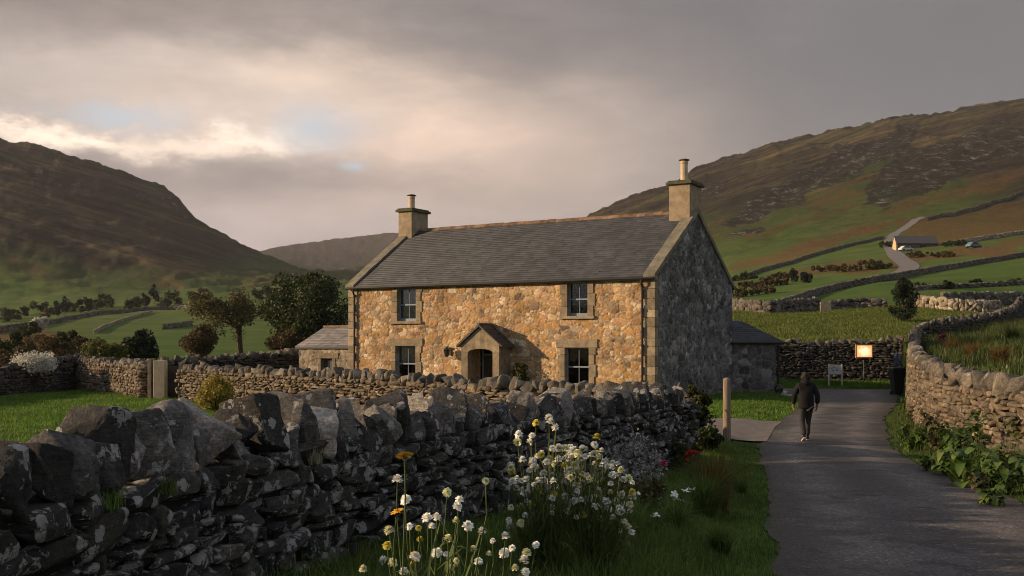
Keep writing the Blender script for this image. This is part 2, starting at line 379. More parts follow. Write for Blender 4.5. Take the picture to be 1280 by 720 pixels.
hgreen = mix(nt, mr(nt, n4, 0.35, 0.65), (0.040, 0.078, 0.020), (0.085, 0.105, 0.030))
hgreen = mix(nt, mr(nt, streak, 0.48, 0.60), hgreen, mix(nt, 0.6, dry, hill))
lowfac = mth(nt, 'MULTIPLY', sep.outputs[1], 1.0)
hsel = mix(nt, at_.outputs['Alpha'], hgreen, hill)
c = mix(nt, lowfac, hsel, mix(nt, mr(nt, sp.outputs[1], 100, 420), grass, mix(nt, 0.35, g_far, hgreen)))
c = mix(nt, mth(nt, 'MULTIPLY', sep.outputs[0], mr(nt, n2, 0.30, 0.52, 0.45, 1.0)), c, dry)
vrk = nd(nt, 'TexVoronoi', {'Vector': mapping(nt, P, (0.09, 0.03, 0.05)), 'Scale': 1.0, 'Randomness': 1.0})
rn = noi(nt, mapping(nt, P, (0.11, 0.04, 0.05), (0, 0.5, 0)), 1.3, 10, 0.80, 0.1)
rcol = ramp(nt, rn, [(0.42, (0.007, 0.006, 0.007)), (0.54, (0.030, 0.027, 0.027)), (0.58, (0.14, 0.13, 0.125)), (0.66, (0.40, 0.37, 0.34))])
c = mix(nt, mth(nt, 'MULTIPLY', mr(nt, mth(nt, 'ADD', sep.outputs[2], mth(nt, 'MULTIPLY_ADD', noi(nt, P, 0.012, 9, 0.75), 1.9, -0.95)), 0.46, 0.62), 0.85), c, rcol)
c = mix(nt, mr(nt, sp.outputs[1], 1700, 2600, 0, 0.8), c, mix(nt, streak2, (0.06, 0.052, 0.05), (0.14, 0.125, 0.12)))  # haze put into the colour: far hills painted paler and greyer with distance
bmp = mth(nt, 'ADD', mth(nt, 'MULTIPLY', n3, 0.05), mth(nt, 'ADD', mth(nt, 'MULTIPLY', n1, 0.30), mth(nt, 'MULTIPLY', mr(nt, sp.outputs[2], 25, 90), mth(nt, 'MULTIPLY_ADD', rn, 26.0, mth(nt, 'MULTIPLY', streak2, 16.0)))))
finish(nt, out, c, 0.95, bmp, 0.8, 1.0, 0.1)
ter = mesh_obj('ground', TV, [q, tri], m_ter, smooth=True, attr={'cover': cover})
tag(ter, kind='structure')
# ------------------------------------------------------------------ road
m_road, nt, out = new_mat('asphalt')
P = pos(nt)
a1 = noi(nt, P, 0.45, 6, 0.6); a2 = noi(nt, P, 60, 3, 0.7); a3 = noi(nt, P, 4.0, 6, 0.65)
vo = nd(nt, 'TexVoronoi', {'Vector': P, 'Scale': 34.0})
c = ramp(nt, a1, [(0.36, (0.036, 0.034, 0.035)), (0.5, (0.075, 0.070, 0.070)), (0.62, (0.135, 0.125, 0.122))])
c = mix(nt, mr(nt, noi(nt, P, 1.1, 7, 0.7, 0.6), 0.52, 0.60, 0, 0.65), c, (0.034, 0.032, 0.032))
spx = nd(nt, 'SeparateXYZ', {0: P})
trk = nd(nt, 'Attribute', attribute_name='lane').outputs['Color']
tsep = nd(nt, 'SeparateColor', {0: trk})
c = mix(nt, mth(nt, 'MULTIPLY', tsep.outputs[0], mr(nt, noi(nt, P, 1.2, 6, 0.7), 0.38, 0.6, 0.15, 0.85)), c, (0.20, 0.182, 0.175))
c = mix(nt, mth(nt, 'MULTIPLY', tsep.outputs[1], mr(nt, a3, 0.35, 0.6, 0.2, 0.95), clamp=True), c, (0.055, 0.050, 0.034))
vc = nd(nt, 'SeparateColor', {0: vo.outputs['Color']})
c = mix(nt, 1.0, c, ramp(nt, vc.outputs[0], [(0.0, (0.55, 0.55, 0.55)), (0.6, (0.9, 0.9, 0.9)), (0.92, (1.15, 1.12, 1.1)), (1.0, (2.0, 1.9, 1.85))]), 'MULTIPLY')
finish(nt, out, c, mr(nt, a1, 0.3, 0.7, 0.55, 0.85), mth(nt, 'ADD', mth(nt, 'MULTIPLY', vo.outputs[0], 0.6), mth(nt, 'ADD', a2, mth(nt, 'MULTIPLY', a3, 2.5))), 0.8, 0.012, 0.35)
ys = np.concatenate([np.arange(-12, 54.8, 0.25), [54.9, 55.15], np.arange(55.4, 57.3, 0.25)])
NC = 28; V = []; A = []
for y in ys:
    x0 = np.interp(y, XLy, XLx) if y < 55 else -6.0; x1 = np.interp(y, XRy, XRx)
    x0 += 0.22 * (float(vnoise(y * 1.3, 0.5, 7)) - 0.5) + 0.1 * (float(vnoise(y * 5, 0.5, 9)) - 0.5); x1 += 0.22 * (float(vnoise(y * 1.3, 9.5, 8)) - 0.5) + 0.1 * (float(vnoise(y * 5, 3.5, 9)) - 0.5)
    for k in range(NC + 1):
        f = k / NC; x = x0 + (x1 - x0) * f
        V.append((x, y, 0)); tw = (0.5 + 0.5 * (y < 40)) * math.exp(-((f - 0.24) / 0.10) ** 2) + math.exp(-((f - 0.74) / 0.11) ** 2)
        e = max(math.exp(-f / 0.06), math.exp(-(1 - f) / 0.06)) * (0 if y > 53 else 1)
        A.append((tw, e, 0, 1))
V = np.array(V); V[:, 2] = gz(V[:, 0], V[:, 1]) + 0.022
ff = np.tile(np.linspace(0, 1, NC + 1), len(ys)); V[:, 2] += 0.05 * np.sin(np.pi * ff) ** 0.7 - 0.012 * np.exp(-((ff - 0.24) / 0.1) ** 2)
I = np.arange(len(V)).reshape(len(ys), NC + 1)
q = np.stack([I[:-1, :-1], I[:-1, 1:], I[1:, 1:], I[1:, :-1]], -1).reshape(-1, 4)
tag(mesh_obj('road', V, [q], m_road, smooth=True, attr={'lane': A}), kind='structure')
# pale entrance apron between lane and garden gate
m_apron, nt, out = new_mat('apron_gravel')
P = pos(nt)
c = ramp(nt, noi(nt, P, 3, 6, 0.7), [(0.3, (0.13, 0.115, 0.10)), (0.7, (0.24, 0.205, 0.185))])
finish(nt, out, c, 0.9, noi(nt, P, 40, 4, 0.7), 0.6, 0.02)
V = []; ays = np.linspace(26.3, 33.0, 15)
for y in ays:
    for x in np.linspace(3.6 + 0.15 * math.sin(y * 2.3), np.interp(y, XLy, XLx) + 0.15, 10): V.append((x, y, 0.0))
V = np.array(V); V[:, 2] = np.maximum(gz(V[:, 0], V[:, 1]), 0) + 0.014
V[:, 2] = np.minimum(V[:, 2] + 0.03, 0.16)
I = np.arange(len(V)).reshape(15, 10); q = np.stack([I[:-1, :-1], I[:-1, 1:], I[1:, 1:], I[1:, :-1]], -1).reshape(-1, 4)
tag(mesh_obj('path', V, [q], m_apron, smooth=True), kind='structure')

# ------------------------------------------------------------------ stone materials
def stone_mat(name, cols, lichen=0.3, moss=0.2, lcol=(0.42, 0.42, 0.40), bump=0.7, scale=1.0):
    m, nt, out = new_mat(name)
    P = pos(nt); r = isl(nt)
    c = ramp(nt, r, [(i / (len(cols) - 1) if len(cols) > 1 else 0, cc_) for i, cc_ in enumerate(cols)])
    off = nd(nt, 'CombineXYZ', {0: mth(nt, 'MULTIPLY', r, 31.0), 1: mth(nt, 'MULTIPLY', r, 17.0), 2: 0.0}).outputs[0]
    va = nd(nt, 'VectorMath', {0: P, 1: off}, operation='ADD').outputs[0]
    n1 = noi(nt, va, 3.5 * scale, 8, 0.68, 0.3); n2 = noi(nt, va, 30 * scale, 6, 0.75)
    n5 = noi(nt, mapping(nt, va, (1.0, 1.0, 5.0), (0.5, 0.3, 0)), 7 * scale, 6, 0.65)
    c = mix(nt, 1.0, c, ramp(nt, n1, [(0.30, (0.45, 0.45, 0.47)), (0.5, (1, 1, 1)), (0.70, (1.75, 1.65, 1.5))]), 'MULTIPLY')
    c = mix(nt, 0.85, c, ramp(nt, n2, [(0.32, (0.42, 0.42, 0.42)), (0.5, (1, 1, 1)), (0.68, (2.0, 2.0, 2.0))]), 'MULTIPLY')
    c = mix(nt, mth(nt, 'MULTIPLY', mr(nt, noi(nt, va, 5 * scale, 5, 0.6), 0.52, 0.66), moss, clamp=True), c, (0.060, 0.066, 0.018))
    # lichen rosettes: irregular pale crusts
    wv = nd(nt, 'VectorMath', {0: va, 1: nd(nt, 'VectorMath', {0: nd(nt, 'TexNoise', {'Vector': va, 'Scale': 14.0 * scale, 'Detail': 5.0}).outputs['Color'], 'Scale': 0.09 / scale}, operation='SCALE').outputs[0]}, operation='ADD').outputs[0]
    v1 = nd(nt, 'TexVoronoi', {'Vector': wv, 'Scale': 7.5 * scale, 'Randomness': 1.0})
    vs = nd(nt, 'SeparateColor', {0: v1.outputs['Color']})
    sizev = mth(nt, 'MULTIPLY', mth(nt, 'POWER', vs.outputs[0], 2.0), 0.50)
    spot = mth(nt, 'LESS_THAN', v1.outputs['Distance'], sizev)
    area = mr(nt, noi(nt, va, 2.6 * scale, 4, 0.6), 0.66 - 0.30 * lichen, 0.72 - 0.30 * lichen)
    crust = mr(nt, noi(nt, wv, 4.5 * scale, 9, 0.72), 0.70 - 0.16 * lichen, 0.72 - 0.16 * lichen)
    lf = mth(nt, 'MAXIMUM', mth(nt, 'MULTIPLY', spot, area), mth(nt, 'MULTIPLY', crust, area))
    lc = mix(nt, n2, tuple(x * 0.6 for x in lcol), lcol)
    c = mix(nt, mth(nt, 'MULTIPLY', lf, 0.85), c, lc)
    h = mth(nt, 'ADD', mth(nt, 'MULTIPLY', n1, 1.5), mth(nt, 'ADD', mth(nt, 'MULTIPLY', n2, 0.45), mth(nt, 'ADD', mth(nt, 'MULTIPLY', n5, 0.9), mth(nt, 'MULTIPLY', lf, 0.12))))
    finish(nt, out, c, 0.82, h, bump, 0.035 / scale, 0.35)
    return m
M_slate = stone_mat('near_wall_stone', [(0.016, 0.017, 0.019), (0.034, 0.033, 0.032), (0.024, 0.025, 0.026), (0.055, 0.050, 0.045), (0.020, 0.019, 0.018), (0.085, 0.080, 0.074), (0.028, 0.026, 0.023)], 1.0, 0.22)
M_cope = stone_mat('near_cope_stone', [(0.30, 0.27, 0.25), (0.035, 0.036, 0.040), (0.19, 0.18, 0.175), (0.075, 0.070, 0.067), (0.030, 0.030, 0.031), (0.05, 0.046, 0.043), (0.030, 0.028, 0.027), (0.28, 0.26, 0.24), (0.028, 0.028, 0.030), (0.16, 0.155, 0.15), (0.040, 0.037, 0.034), (0.46, 0.41, 0.36), (0.035, 0.032, 0.03), (0.020, 0.020, 0.022)], 0.8, 0.15, (0.50, 0.50, 0.48), 1.0)
M_brown = stone_mat('field_stone_warm', [(0.085, 0.066, 0.046), (0.15, 0.115, 0.080), (0.11, 0.09, 0.07), (0.20, 0.155, 0.11), (0.06, 0.048, 0.037), (0.27, 0.22, 0.165)], 0.25, 0.25, (0.40, 0.38, 0.34), 0.6)
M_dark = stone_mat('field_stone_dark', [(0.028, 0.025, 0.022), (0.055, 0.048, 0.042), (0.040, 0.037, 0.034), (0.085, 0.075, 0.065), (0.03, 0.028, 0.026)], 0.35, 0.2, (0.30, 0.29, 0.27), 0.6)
M_graycope = stone_mat('grey_cope_stone', [(0.065, 0.058, 0.050), (0.12, 0.105, 0.088), (0.085, 0.075, 0.065), (0.20, 0.175, 0.145), (0.05, 0.045, 0.04)], 0.35, 0.2, (0.42, 0.41, 0.38), 0.6)
m_core, nt, out = new_mat('wall_core'); finish(nt, out, (0.012, 0.011, 0.010), 1.0)

# ------------------------------------------------------------------ rock prototypes
def rock_proto(seed, pts=16, box=0.78, bevel=0.05, seg=1, sub=0, disp=0.0, point=0.0):
    rnd = random.Random(seed); bm = bmesh.new()
    for _ in range(pts):
        p = Vector([rnd.uniform(-1, 1) for _ in range(3)]); k = rnd.randrange(3)
        p[k] = math.copysign(1.0, p[k]) * rnd.uniform(0.82, 1.0)
        l = max(abs(p.x), abs(p.y), abs(p.z)); n = p.normalized()
        p = p * box + n * (1 - box)
        if point and p.z > 0: p.x *= 1 - point * p.z * 0.8; p.y *= 1 - 0.3 * point * p.z
        bm.verts.new(p * 0.5)
    r = bmesh.ops.convex_hull(bm, input=bm.verts)
    bmesh.ops.delete(bm, geom=list({g for g in r.get('geom_interior', []) + r.get('geom_unused', []) if isinstance(g, bmesh.types.BMVert)}), context='VERTS')
    bmesh.ops.dissolve_limit(bm, angle_limit=math.radians(12), verts=bm.verts, edges=bm.edges)
    if bevel: bmesh.ops.bevel(bm, geom=list(bm.edges), offset=bevel, segments=seg, affect='EDGES', profile=0.5, clamp_overlap=True)
    bmesh.ops.triangulate(bm, faces=bm.faces)
    for _ in range(sub):
        bmesh.ops.subdivide_edges(bm, edges=[e for e in bm.edges if e.calc_length() > 0.07], cuts=1)
        bmesh.ops.triangulate(bm, faces=bm.faces)
    if disp:
        bm.normal_update(); o = Vector((seed * 3.1, seed * 1.7, 0))
        for v in bm.verts:
            d = mnoise.fractal(v.co * 3.0 + o, 1.0, 2.1, 4) * disp
            d += -abs(mnoise.noise(v.co * 5.5 + o * 2)) * disp * 0.6 + mnoise.noise(v.co * 13 + o) * disp * 0.22
            v.co += v.normal * d
    V = np.array([v.co[:] for v in bm.verts]); mx = np.abs(V).max(0); V = V / (2 * mx)
    bm.verts.index_update(); T = np.array([[v.index for v in f.verts] for f in bm.faces]); bm.free()
    return V, T
PR_HI = [rock_proto(100 + i, 20, 0.80, 0.060, 2, 2, 0.045) for i in range(12)]
PR_LO = [rock_proto(200 + i, 13, 0.8, 0.06, 1) for i in range(14)]
PR_CO = [rock_proto(300 + i, 13 + i % 5, 0.82, 0.032, 2, 3, 0.034, (0.1, 0.55, 0.3, 0.75)[i % 4]) for i in range(18)]
PR_CL = [rock_proto(400 + i, 12, 0.80, 0.05, 1, 1, 0.05, (0.1, 0.6, 0.35)[i % 3]) for i in range(14)]
CO_ME = {}
def proto_mesh(kind, i, material):
    key = (kind, i, material.name)
    if key not in CO_ME:
        V, T = {'co': PR_CO, 'cl': PR_CL}[kind][i]
        o = mesh_obj('coping_stone', V, [T], material, smooth=False); me = o.data; bpy.data.objects.remove(o)
        if kind == 'co':
            me.polygons.foreach_set('use_smooth', np.ones(len(me.polygons), dtype=bool))
            try: me.set_sharp_from_angle(angle=math.radians(24))
            except Exception: pass
        CO_ME[key] = me
    return CO_ME[key]

def chaikin(p, n=2):
    p = np.array(p, float)
    for _ in range(n):
        a = p[:-1] * 0.75 + p[1:] * 0.25; b = p[:-1] * 0.25 + p[1:] * 0.75
        p = np.concatenate([[p[0]], np.stack([a, b], 1).reshape(-1, p.shape[1]), [p[-1]]])
    return p
def dry_wall(name, label, path, mat_s, mat_c, thick=0.5, sl=0.34, sh=0.13, cope_h=0.34, cope_w=(0.14, 0.32), seed=1, protos=None, cope='cl', lean=0.25,
             faces=(1, -1), base=None, rng_sl=None, smooth_path=2, chaos=1.0, end_caps=(True, True), cat='stone wall', step=None, group=None, sink=0.12):
    rnd = random.Random(seed); P = chaikin(path, smooth_path); d = np.hypot(*(P[1:, :2] - P[:-1, :2]).T); S = np.concatenate([[0], np.cumsum(d)]); Ltot = S[-1]
    def pt(s):
        x = np.interp(s, S, P[:, 0]); y = np.interp(s, S, P[:, 1]); z = np.interp(s, S, P[:, 2])
        e = 0.15; tx = np.interp(min(s + e, Ltot), S, P[:, 0]) - np.interp(max(s - e, 0), S, P[:, 0]); ty = np.interp(min(s + e, Ltot), S, P[:, 1]) - np.interp(max(s - e, 0), S, P[:, 1])
        l = math.hypot(tx, ty) or 1; return x, y, z, tx / l, ty / l
    mid = pt(Ltot / 2); zb = gz1(mid[0], mid[1]) if base is None else base(mid[0], mid[1])
    root = empty(name, (mid[0], mid[1], zb), label, cat, group)
    gfun = (lambda x, y: gz1(x, y)) if base is None else base
    Vs, Ts = [], []; n = 0; protos = protos or PR_LO
    # ground height at path samples, each side
    ss = np.arange(0, Ltot + 0.5, 0.5)
    for side in faces:
        g = []
        for s in ss:
            x, y, z, tx, ty = pt(min(s, Ltot)); nx, ny = ty * side, -tx * side
            g.append(gfun(x + nx * (thick / 2 + 0.1), y + ny * (thick / 2 + 0.1)))
        g = np.array(g)
        gmin = g.min() - sink; zmax = P[:, 2].max()
        zc = gmin
        while zc < zmax:
            h = sh * rnd.uniform(0.6, 1.5); s = -rnd.random() * sl
            while s < Ltot:
                l = sl * rnd.choice((0.45, 0.6, 0.8, 1.0, 1.2, 1.6)) * rnd.uniform(0.8, 1.2)
                l = max(l, h * 0.9)
                sc = s + l / 2
                if 0 <= sc <= Ltot:
                    x, y, z, tx, ty = pt(sc); gg = np.interp(sc, ss, g); top = z - cope_h * 0.80
                    if gg - sink <= zc + h and zc + h * 0.35 <= top:
                        frac = (zc - gg) / max(top - gg, 0.3); batter = thick / 2 * (1.12 - 0.2 * frac)
                        nx, ny = ty * side, -tx * side; dep = 0.26 * rnd.uniform(0.9, 1.2)
                        o_ = batter - dep / 2 + rnd.uniform(-0.035, 0.035) * chaos
                        big = rnd.random() < 0.08 * chaos
                        hh = h * (1.12 + (0.7 if big else 0)) * rnd.uniform(0.9, 1.1)
                        V, T = protos[rnd.randrange(len(protos))]
                        W = V * np.array([l * 1.08 * (1 if rnd.random() < .5 else -1), dep, hh])
                        a = rnd.gauss(0, 0.07 * chaos) + (rnd.choice((-1, 1)) * 0.3 * chaos if rnd.random() < 0.12 else 0); ca, sa = math.cos(a), math.sin(a)
                        W = np.stack([W[:, 0] * ca - W[:, 2] * sa, W[:, 1], W[:, 0] * sa + W[:, 2] * ca], 1)
                        b = rnd.gauss(0, 0.08); cb, sb = math.cos(b), math.sin(b); W = np.stack([W[:, 0] * cb - W[:, 1] * sb, W[:, 0] * sb + W[:, 1] * cb, W[:, 2]], 1)
                        zz = zc + h / 2 + rnd.uniform(-0.15, 0.15) * h
                        X = x + nx * o_ + W[:, 0] * tx + W[:, 1] * nx; Y = y + ny * o_ + W[:, 0] * ty + W[:, 1] * ny
                        Vs.append(np.stack([X, Y, zz + W[:, 2]], 1)); Ts.append(T + n); n += len(V)
                s += l
            zc += h
    # ends
    for e, on in zip((0, Ltot), end_caps):
        if not on: continue
        x, y, z, tx, ty = pt(e); sg = -1 if e == 0 else 1; gg = gfun(x, y); zc = gg - sink
        while zc < z - cope_h * 0.8:
            h = sh * rnd.uniform(0.8, 1.7); u = -thick / 2
            while u < thick / 2:
                l = sl * rnd.uniform(0.5, 1.1); V, T = protos[rnd.randrange(len(protos))]
                W = V * np.array([0.25, l * 1.05, h * 1.1]); uc = min(u + l / 2, thick / 2)
                X = x + tx * (sg * (0.02 + rnd.uniform(0, 0.04))) + W[:, 0] * tx + (W[:, 1] + uc) * ty; Y = y + ty * (sg * 0.03) + W[:, 0] * ty - (W[:, 1] + uc) * tx
                Vs.append(np.stack([X, Y, zc + h / 2 + W[:, 2]], 1)); Ts.append(T + n); n += len(V); u += l
            zc += h
    o = mesh_obj('stonework', np.concatenate(Vs), [np.concatenate(Ts)], mat_s, root)
    if protos is PR_HI:
        o.data.polygons.foreach_set('use_smooth', np.ones(len(o.data.polygons), dtype=bool))
        try: o.data.set_sharp_from_angle(angle=math.radians(32))
        except Exception: pass
    # dark rubble core between the two faces
    cs = np.linspace(0, Ltot, max(4, int(Ltot / 0.4))); CV = []
    for s in cs:
        x, y, z, tx, ty = pt(s); gg = gfun(x, y) - 0.3; hw = thick / 2 - 0.13
        if s == cs[0]: x += tx * 0.08; y += ty * 0.08
        if s == cs[-1]: x -= tx * 0.08; y -= ty * 0.08
        for sx_, zz in ((-1, gg), (-1, z - cope_h * 0.85), (1, z - cope_h * 0.85), (1, gg)): CV.append((x + ty * hw * sx_, y - tx * hw * sx_, zz))
    k = len(cs); Fc = [(4 * i + j, 4 * i + (j + 1) % 4, 4 * i + 4 + (j + 1) % 4, 4 * i + 4 + j) for i in range(k - 1) for j in range(4)] + [(3, 2, 1, 0), (4 * k - 4, 4 * k - 3, 4 * k - 2, 4 * k - 1)]
    mesh_obj('rubble_core', np.array(CV), Fc, m_core, root, recalc=True)
    # coping stones
    s = 0.05; cnt = 0; items = []
    while s < Ltot - 0.05:
        wd = rnd.uniform(*cope_w) * (1.5 if rnd.random() < 0.12 else 1); items.append((s + wd / 2, wd)); s += wd * (0.92 if cope == 'cl' else 0.88)
    step_items = items
    if len(items) > 100:
        near = sorted(items, key=lambda t: math.hypot(*pt(t[0])[:2]))[:100]; rest = [t for t in items if t not in near]
    else: near, rest = items, []
    RV, RT, rn_ = [], [], 0
    for (sc, wd) in near + rest:
        x, y, z, tx, ty = pt(sc); hh = cope_h * (rnd.uniform(0.78, 1.38) if cope == 'co' else rnd.uniform(0.7, 1.3)); dp = thick * rnd.uniform(0.62, 1.05)
        pool = {'co': PR_CO, 'cl': PR_CL}[cope]; i = rnd.randrange(len(pool))
        le = lean * rnd.uniform(0.3, 1.5) * (1 if rnd.random() < 0.85 else -1)
        ang = math.atan2(ty, tx) + rnd.gauss(0, 0.28 if cope == 'co' else 0.2)
        zc = z - cope_h * 0.88 + hh * 0.5 * math.cos(le) - 0.015
        M = Matrix.Translation((x, y, zc)) @ Matrix.Rotation(ang, 4, 'Z') @ Matrix.Rotation(le, 4, 'Y') @ Matrix.Rotation(rnd.gauss(0, 0.08), 4, 'X') @ Matrix.Diagonal((wd * 1.12 * rnd.choice((1, -1)) * 0.98, dp, hh, 1))
        if (sc, wd) in rest:
            V, T = pool[i]; Mn = np.array(M); RV.append(V @ Mn[:3, :3].T + Mn[:3, 3]); RT.append(T + rn_); rn_ += len(V)
        else:
            c = bpy.data.objects.new('coping_stone', proto_mesh(cope, i, mat_c)); COL.objects.link(c); c.parent = root
            c.matrix_local = Matrix.Translation(-root.location) @ M
    if RV: tag(mesh_obj('coping', np.concatenate(RV), [np.concatenate(RT)], mat_c, root), kind='stuff')
    return root

#__WALLS__
near_path = [(-2.75, 0.8, 2.0), (-2.75, 3.6, 2.02), (-2.62, 5.4, 2.02), (-2.4, 7.3, 1.98), (-1.7, 9.7, 1.90), (0.0, 14.0, 1.76), (1.7, 17.6, 1.68), (3.35, 21.2, 1.62)]
dry_wall('dry_stone_wall', 'dark lichen-spotted dry stone wall with big jagged coping, nearest, running beside the flowers', near_path, M_slate, M_cope,
         thick=0.62, sl=0.36, sh=0.13, cope_h=0.44, cope_w=(0.12, 0.40), seed=11, protos=PR_HI, cope='co', lean=0.34, chaos=0.95)
mid_path = [(-14.15, 45.0, 1.62), (-9.0, 38.0, 1.66), (-4.6, 32.5, 1.63), (-0.6, 27.5, 1.60), (2.2, 24.3, 1.60), (3.7, 22.5, 1.6)]
dry_wall('dry_stone_wall', 'sunlit brown dry stone wall with upright coping in front of the stone farmhouse', mid_path, M_brown, M_graycope,
         thick=0.5, sl=0.30, sh=0.115, cope_h=0.36, cope_w=(0.2, 0.42), seed=12, lean=0.28)
right_path = [(8.9, 2.0, 1.6), (9.3, 10, 1.65), (9.7, 16, 1.7), (10.1, 20.3, 1.76), (10.75, 25, 1.86), (12.0, 30, 2.05), (14.0, 36, 2.25), (16.6, 43, 2.5), (19.3, 50, 2.75), (21.6, 56, 3.1), (23.2, 59.5, 3.5)]
dry_wall('dry_stone_wall', 'tall sunlit dry stone wall curving along the right side of the lane above leafy plants', right_path, M_brown, M_graycope,
         thick=0.55, sl=0.32, sh=0.12, cope_h=0.42, cope_w=(0.26, 0.5), seed=13, lean=0.3, base=lambda x, y: 0.12 if y > 4 else 0.1)
dry_wall('dry_stone_wall', 'dark dry stone wall across the end of the lane behind the two signs', [(3.0, 60.6, 2.2), (9, 60.6, 2.55), (14, 60.4, 2.72), (19, 60.2, 2.75), (22.2, 59.6, 2.9)], M_dark, M_graycope,
         thick=0.55, sl=0.36, sh=0.12, cope_h=0.4, cope_w=(0.28, 0.5), seed=14, lean=0.2, base=lambda x, y: 0.3, faces=(1,))
dry_wall('dry_stone_wall', 'sunlit garden wall section between the white blossom shrub and the gate gap', [(-24.1, 57.8, 1.78), (-20, 51.8, 1.75), (-16.1, 45.8, 1.72)], M_brown, M_graycope,
         thick=0.5, sl=0.30, sh=0.115, cope_h=0.34, cope_w=(0.24, 0.42), seed=15, lean=0.25, faces=(1,-1))
dry_wall('dry_stone_wall', 'shadowed dark wall at the far left of the lawn below the white blossom', [(-23.0, 30, 1.35), (-23.4, 40, 1.4), (-23.8, 50, 1.45), (-24.3, 58.2, 1.9)], M_dark, M_dark,
         thick=0.5, sl=0.36, sh=0.12, cope_h=0.34, cope_w=(0.24, 0.44), seed=16, lean=0.2, faces=(1,-1))
dry_wall('dry_stone_wall', 'dark back wall behind the garden running from the gate gap to the small left annex', [(-17.4, 48.0, 1.80), (-14.4, 52, 1.95), (-11.3, 57.0, 2.25)], M_dark, M_graycope,
         thick=0.5, sl=0.34, sh=0.12, cope_h=0.34, cope_w=(0.24, 0.42), seed=17, lean=0.2, faces=(1,-1))
dry_wall('dry_stone_wall', 'dark dry stone wall climbing the grassy bank away to the right of the lane corner', [(23.3, 60.0, 3.55), (25.0, 61.5, 3.95), (31.8, 70, 4.5), (38.8, 80, 5.45), (44, 90, 6.6)], M_dark, M_graycope,
         thick=0.55, sl=0.36, sh=0.13, cope_h=0.42, cope_w=(0.35, 0.6), seed=18, lean=0.2, faces=(1, -1))
#__HOUSE__
# ------------------------------------------------------------------ farmhouse
HO = np.array((5.93, 43.3, 0.0)); DU = np.array((-0.860, 0.510, 0)); DW = np.array((0.510, 0.860, 0))
HL = lambda u, w_, z: HO + u * DU + w_ * DW + np.array((0, 0, z))     # u along the front to the left, w into the house
HWID, HDEP, EAVE, RIDGE = 16.27, 9.8, 5.33, 8.46
def fu(px, w_=0.0):      # facade coordinate seen at a photo column
    k = (px - 640) / F; ox = HO[0] + w_ * DW[0]; oy = HO[1] + w_ * DW[1]
    return (ox - k * oy) / (-DU[0] + k * DU[1])
def fz(px, py, w_=0.0):
    u = fu(px, w_); Y = HO[1] + u * DU[1] + w_ * DW[1]; return CAM_H - (py - HY) * Y / F

def rubble_mat(name, cols, mortar, rough=0.9, fine=(0.75, 1.3), lich=0.0):
    m, nt, out = new_mat(name); P = pos(nt)
    a = nd(nt, 'Attribute', attribute_name='stone'); s3 = nd(nt, 'SeparateColor', {0: a.outputs['Color']})
    c = ramp(nt, s3.outputs[0], [(i / (len(cols) - 1), x) for i, x in enumerate(cols)])
    n1 = noi(nt, P, 9, 7, 0.7); n2 = noi(nt, P, 1.1, 4, 0.6); n3 = noi(nt, P, 45, 4, 0.7)
    c = mix(nt, 1.0, c, ramp(nt, n1, [(0.3, (0.55, 0.53, 0.5)), (0.5, (1, 1, 1)), (0.7, (1.45, 1.42, 1.38))]), 'MULTIPLY')
    c = mix(nt, mr(nt, s3.outputs[1], 0.04, 0.16, 1.0, 0.0), c, mix(nt, n1, tuple(x * 0.65 for x in mortar), mortar))
    c = mix(nt, 1.0, c, ramp(nt, n2, [(0.35, (fine[0],) * 3), (0.65, (fine[1],) * 3)]), 'MULTIPLY')
    if lich: c = mix(nt, mr(nt, noi(nt, P, 6, 8, 0.75), 0.60, 0.66, 0, lich), c, (0.36, 0.36, 0.34))
    finish(nt, out, c, rough, mth(nt, 'ADD', n1, mth(nt, 'MULTIPLY', n3, 0.4)), 0.7, 0.03, 0.25); return m
M_front = rubble_mat('warm_rubble', [(0.50, 0.30, 0.13), (0.33, 0.20, 0.11), (0.55, 0.41, 0.25), (0.40, 0.24, 0.09), (0.24, 0.17, 0.12), (0.62, 0.50, 0.35), (0.42, 0.25, 0.16), (0.46, 0.27, 0.11), (0.17, 0.13, 0.10), (0.46, 0.35, 0.23), (0.36, 0.20, 0.07), (0.66, 0.57, 0.44)], (0.42, 0.29, 0.18), 0.9, (0.72, 1.25))
M_gable = rubble_mat('grey_rubble', [(0.085, 0.087, 0.092), (0.14, 0.14, 0.14), (0.060, 0.060, 0.062), (0.20, 0.195, 0.185), (0.10, 0.098, 0.096), (0.34, 0.33, 0.32), (0.065, 0.063, 0.062), (0.16, 0.155, 0.15)], (0.24, 0.235, 0.225), 0.9, (0.6, 1.35), 0.6)
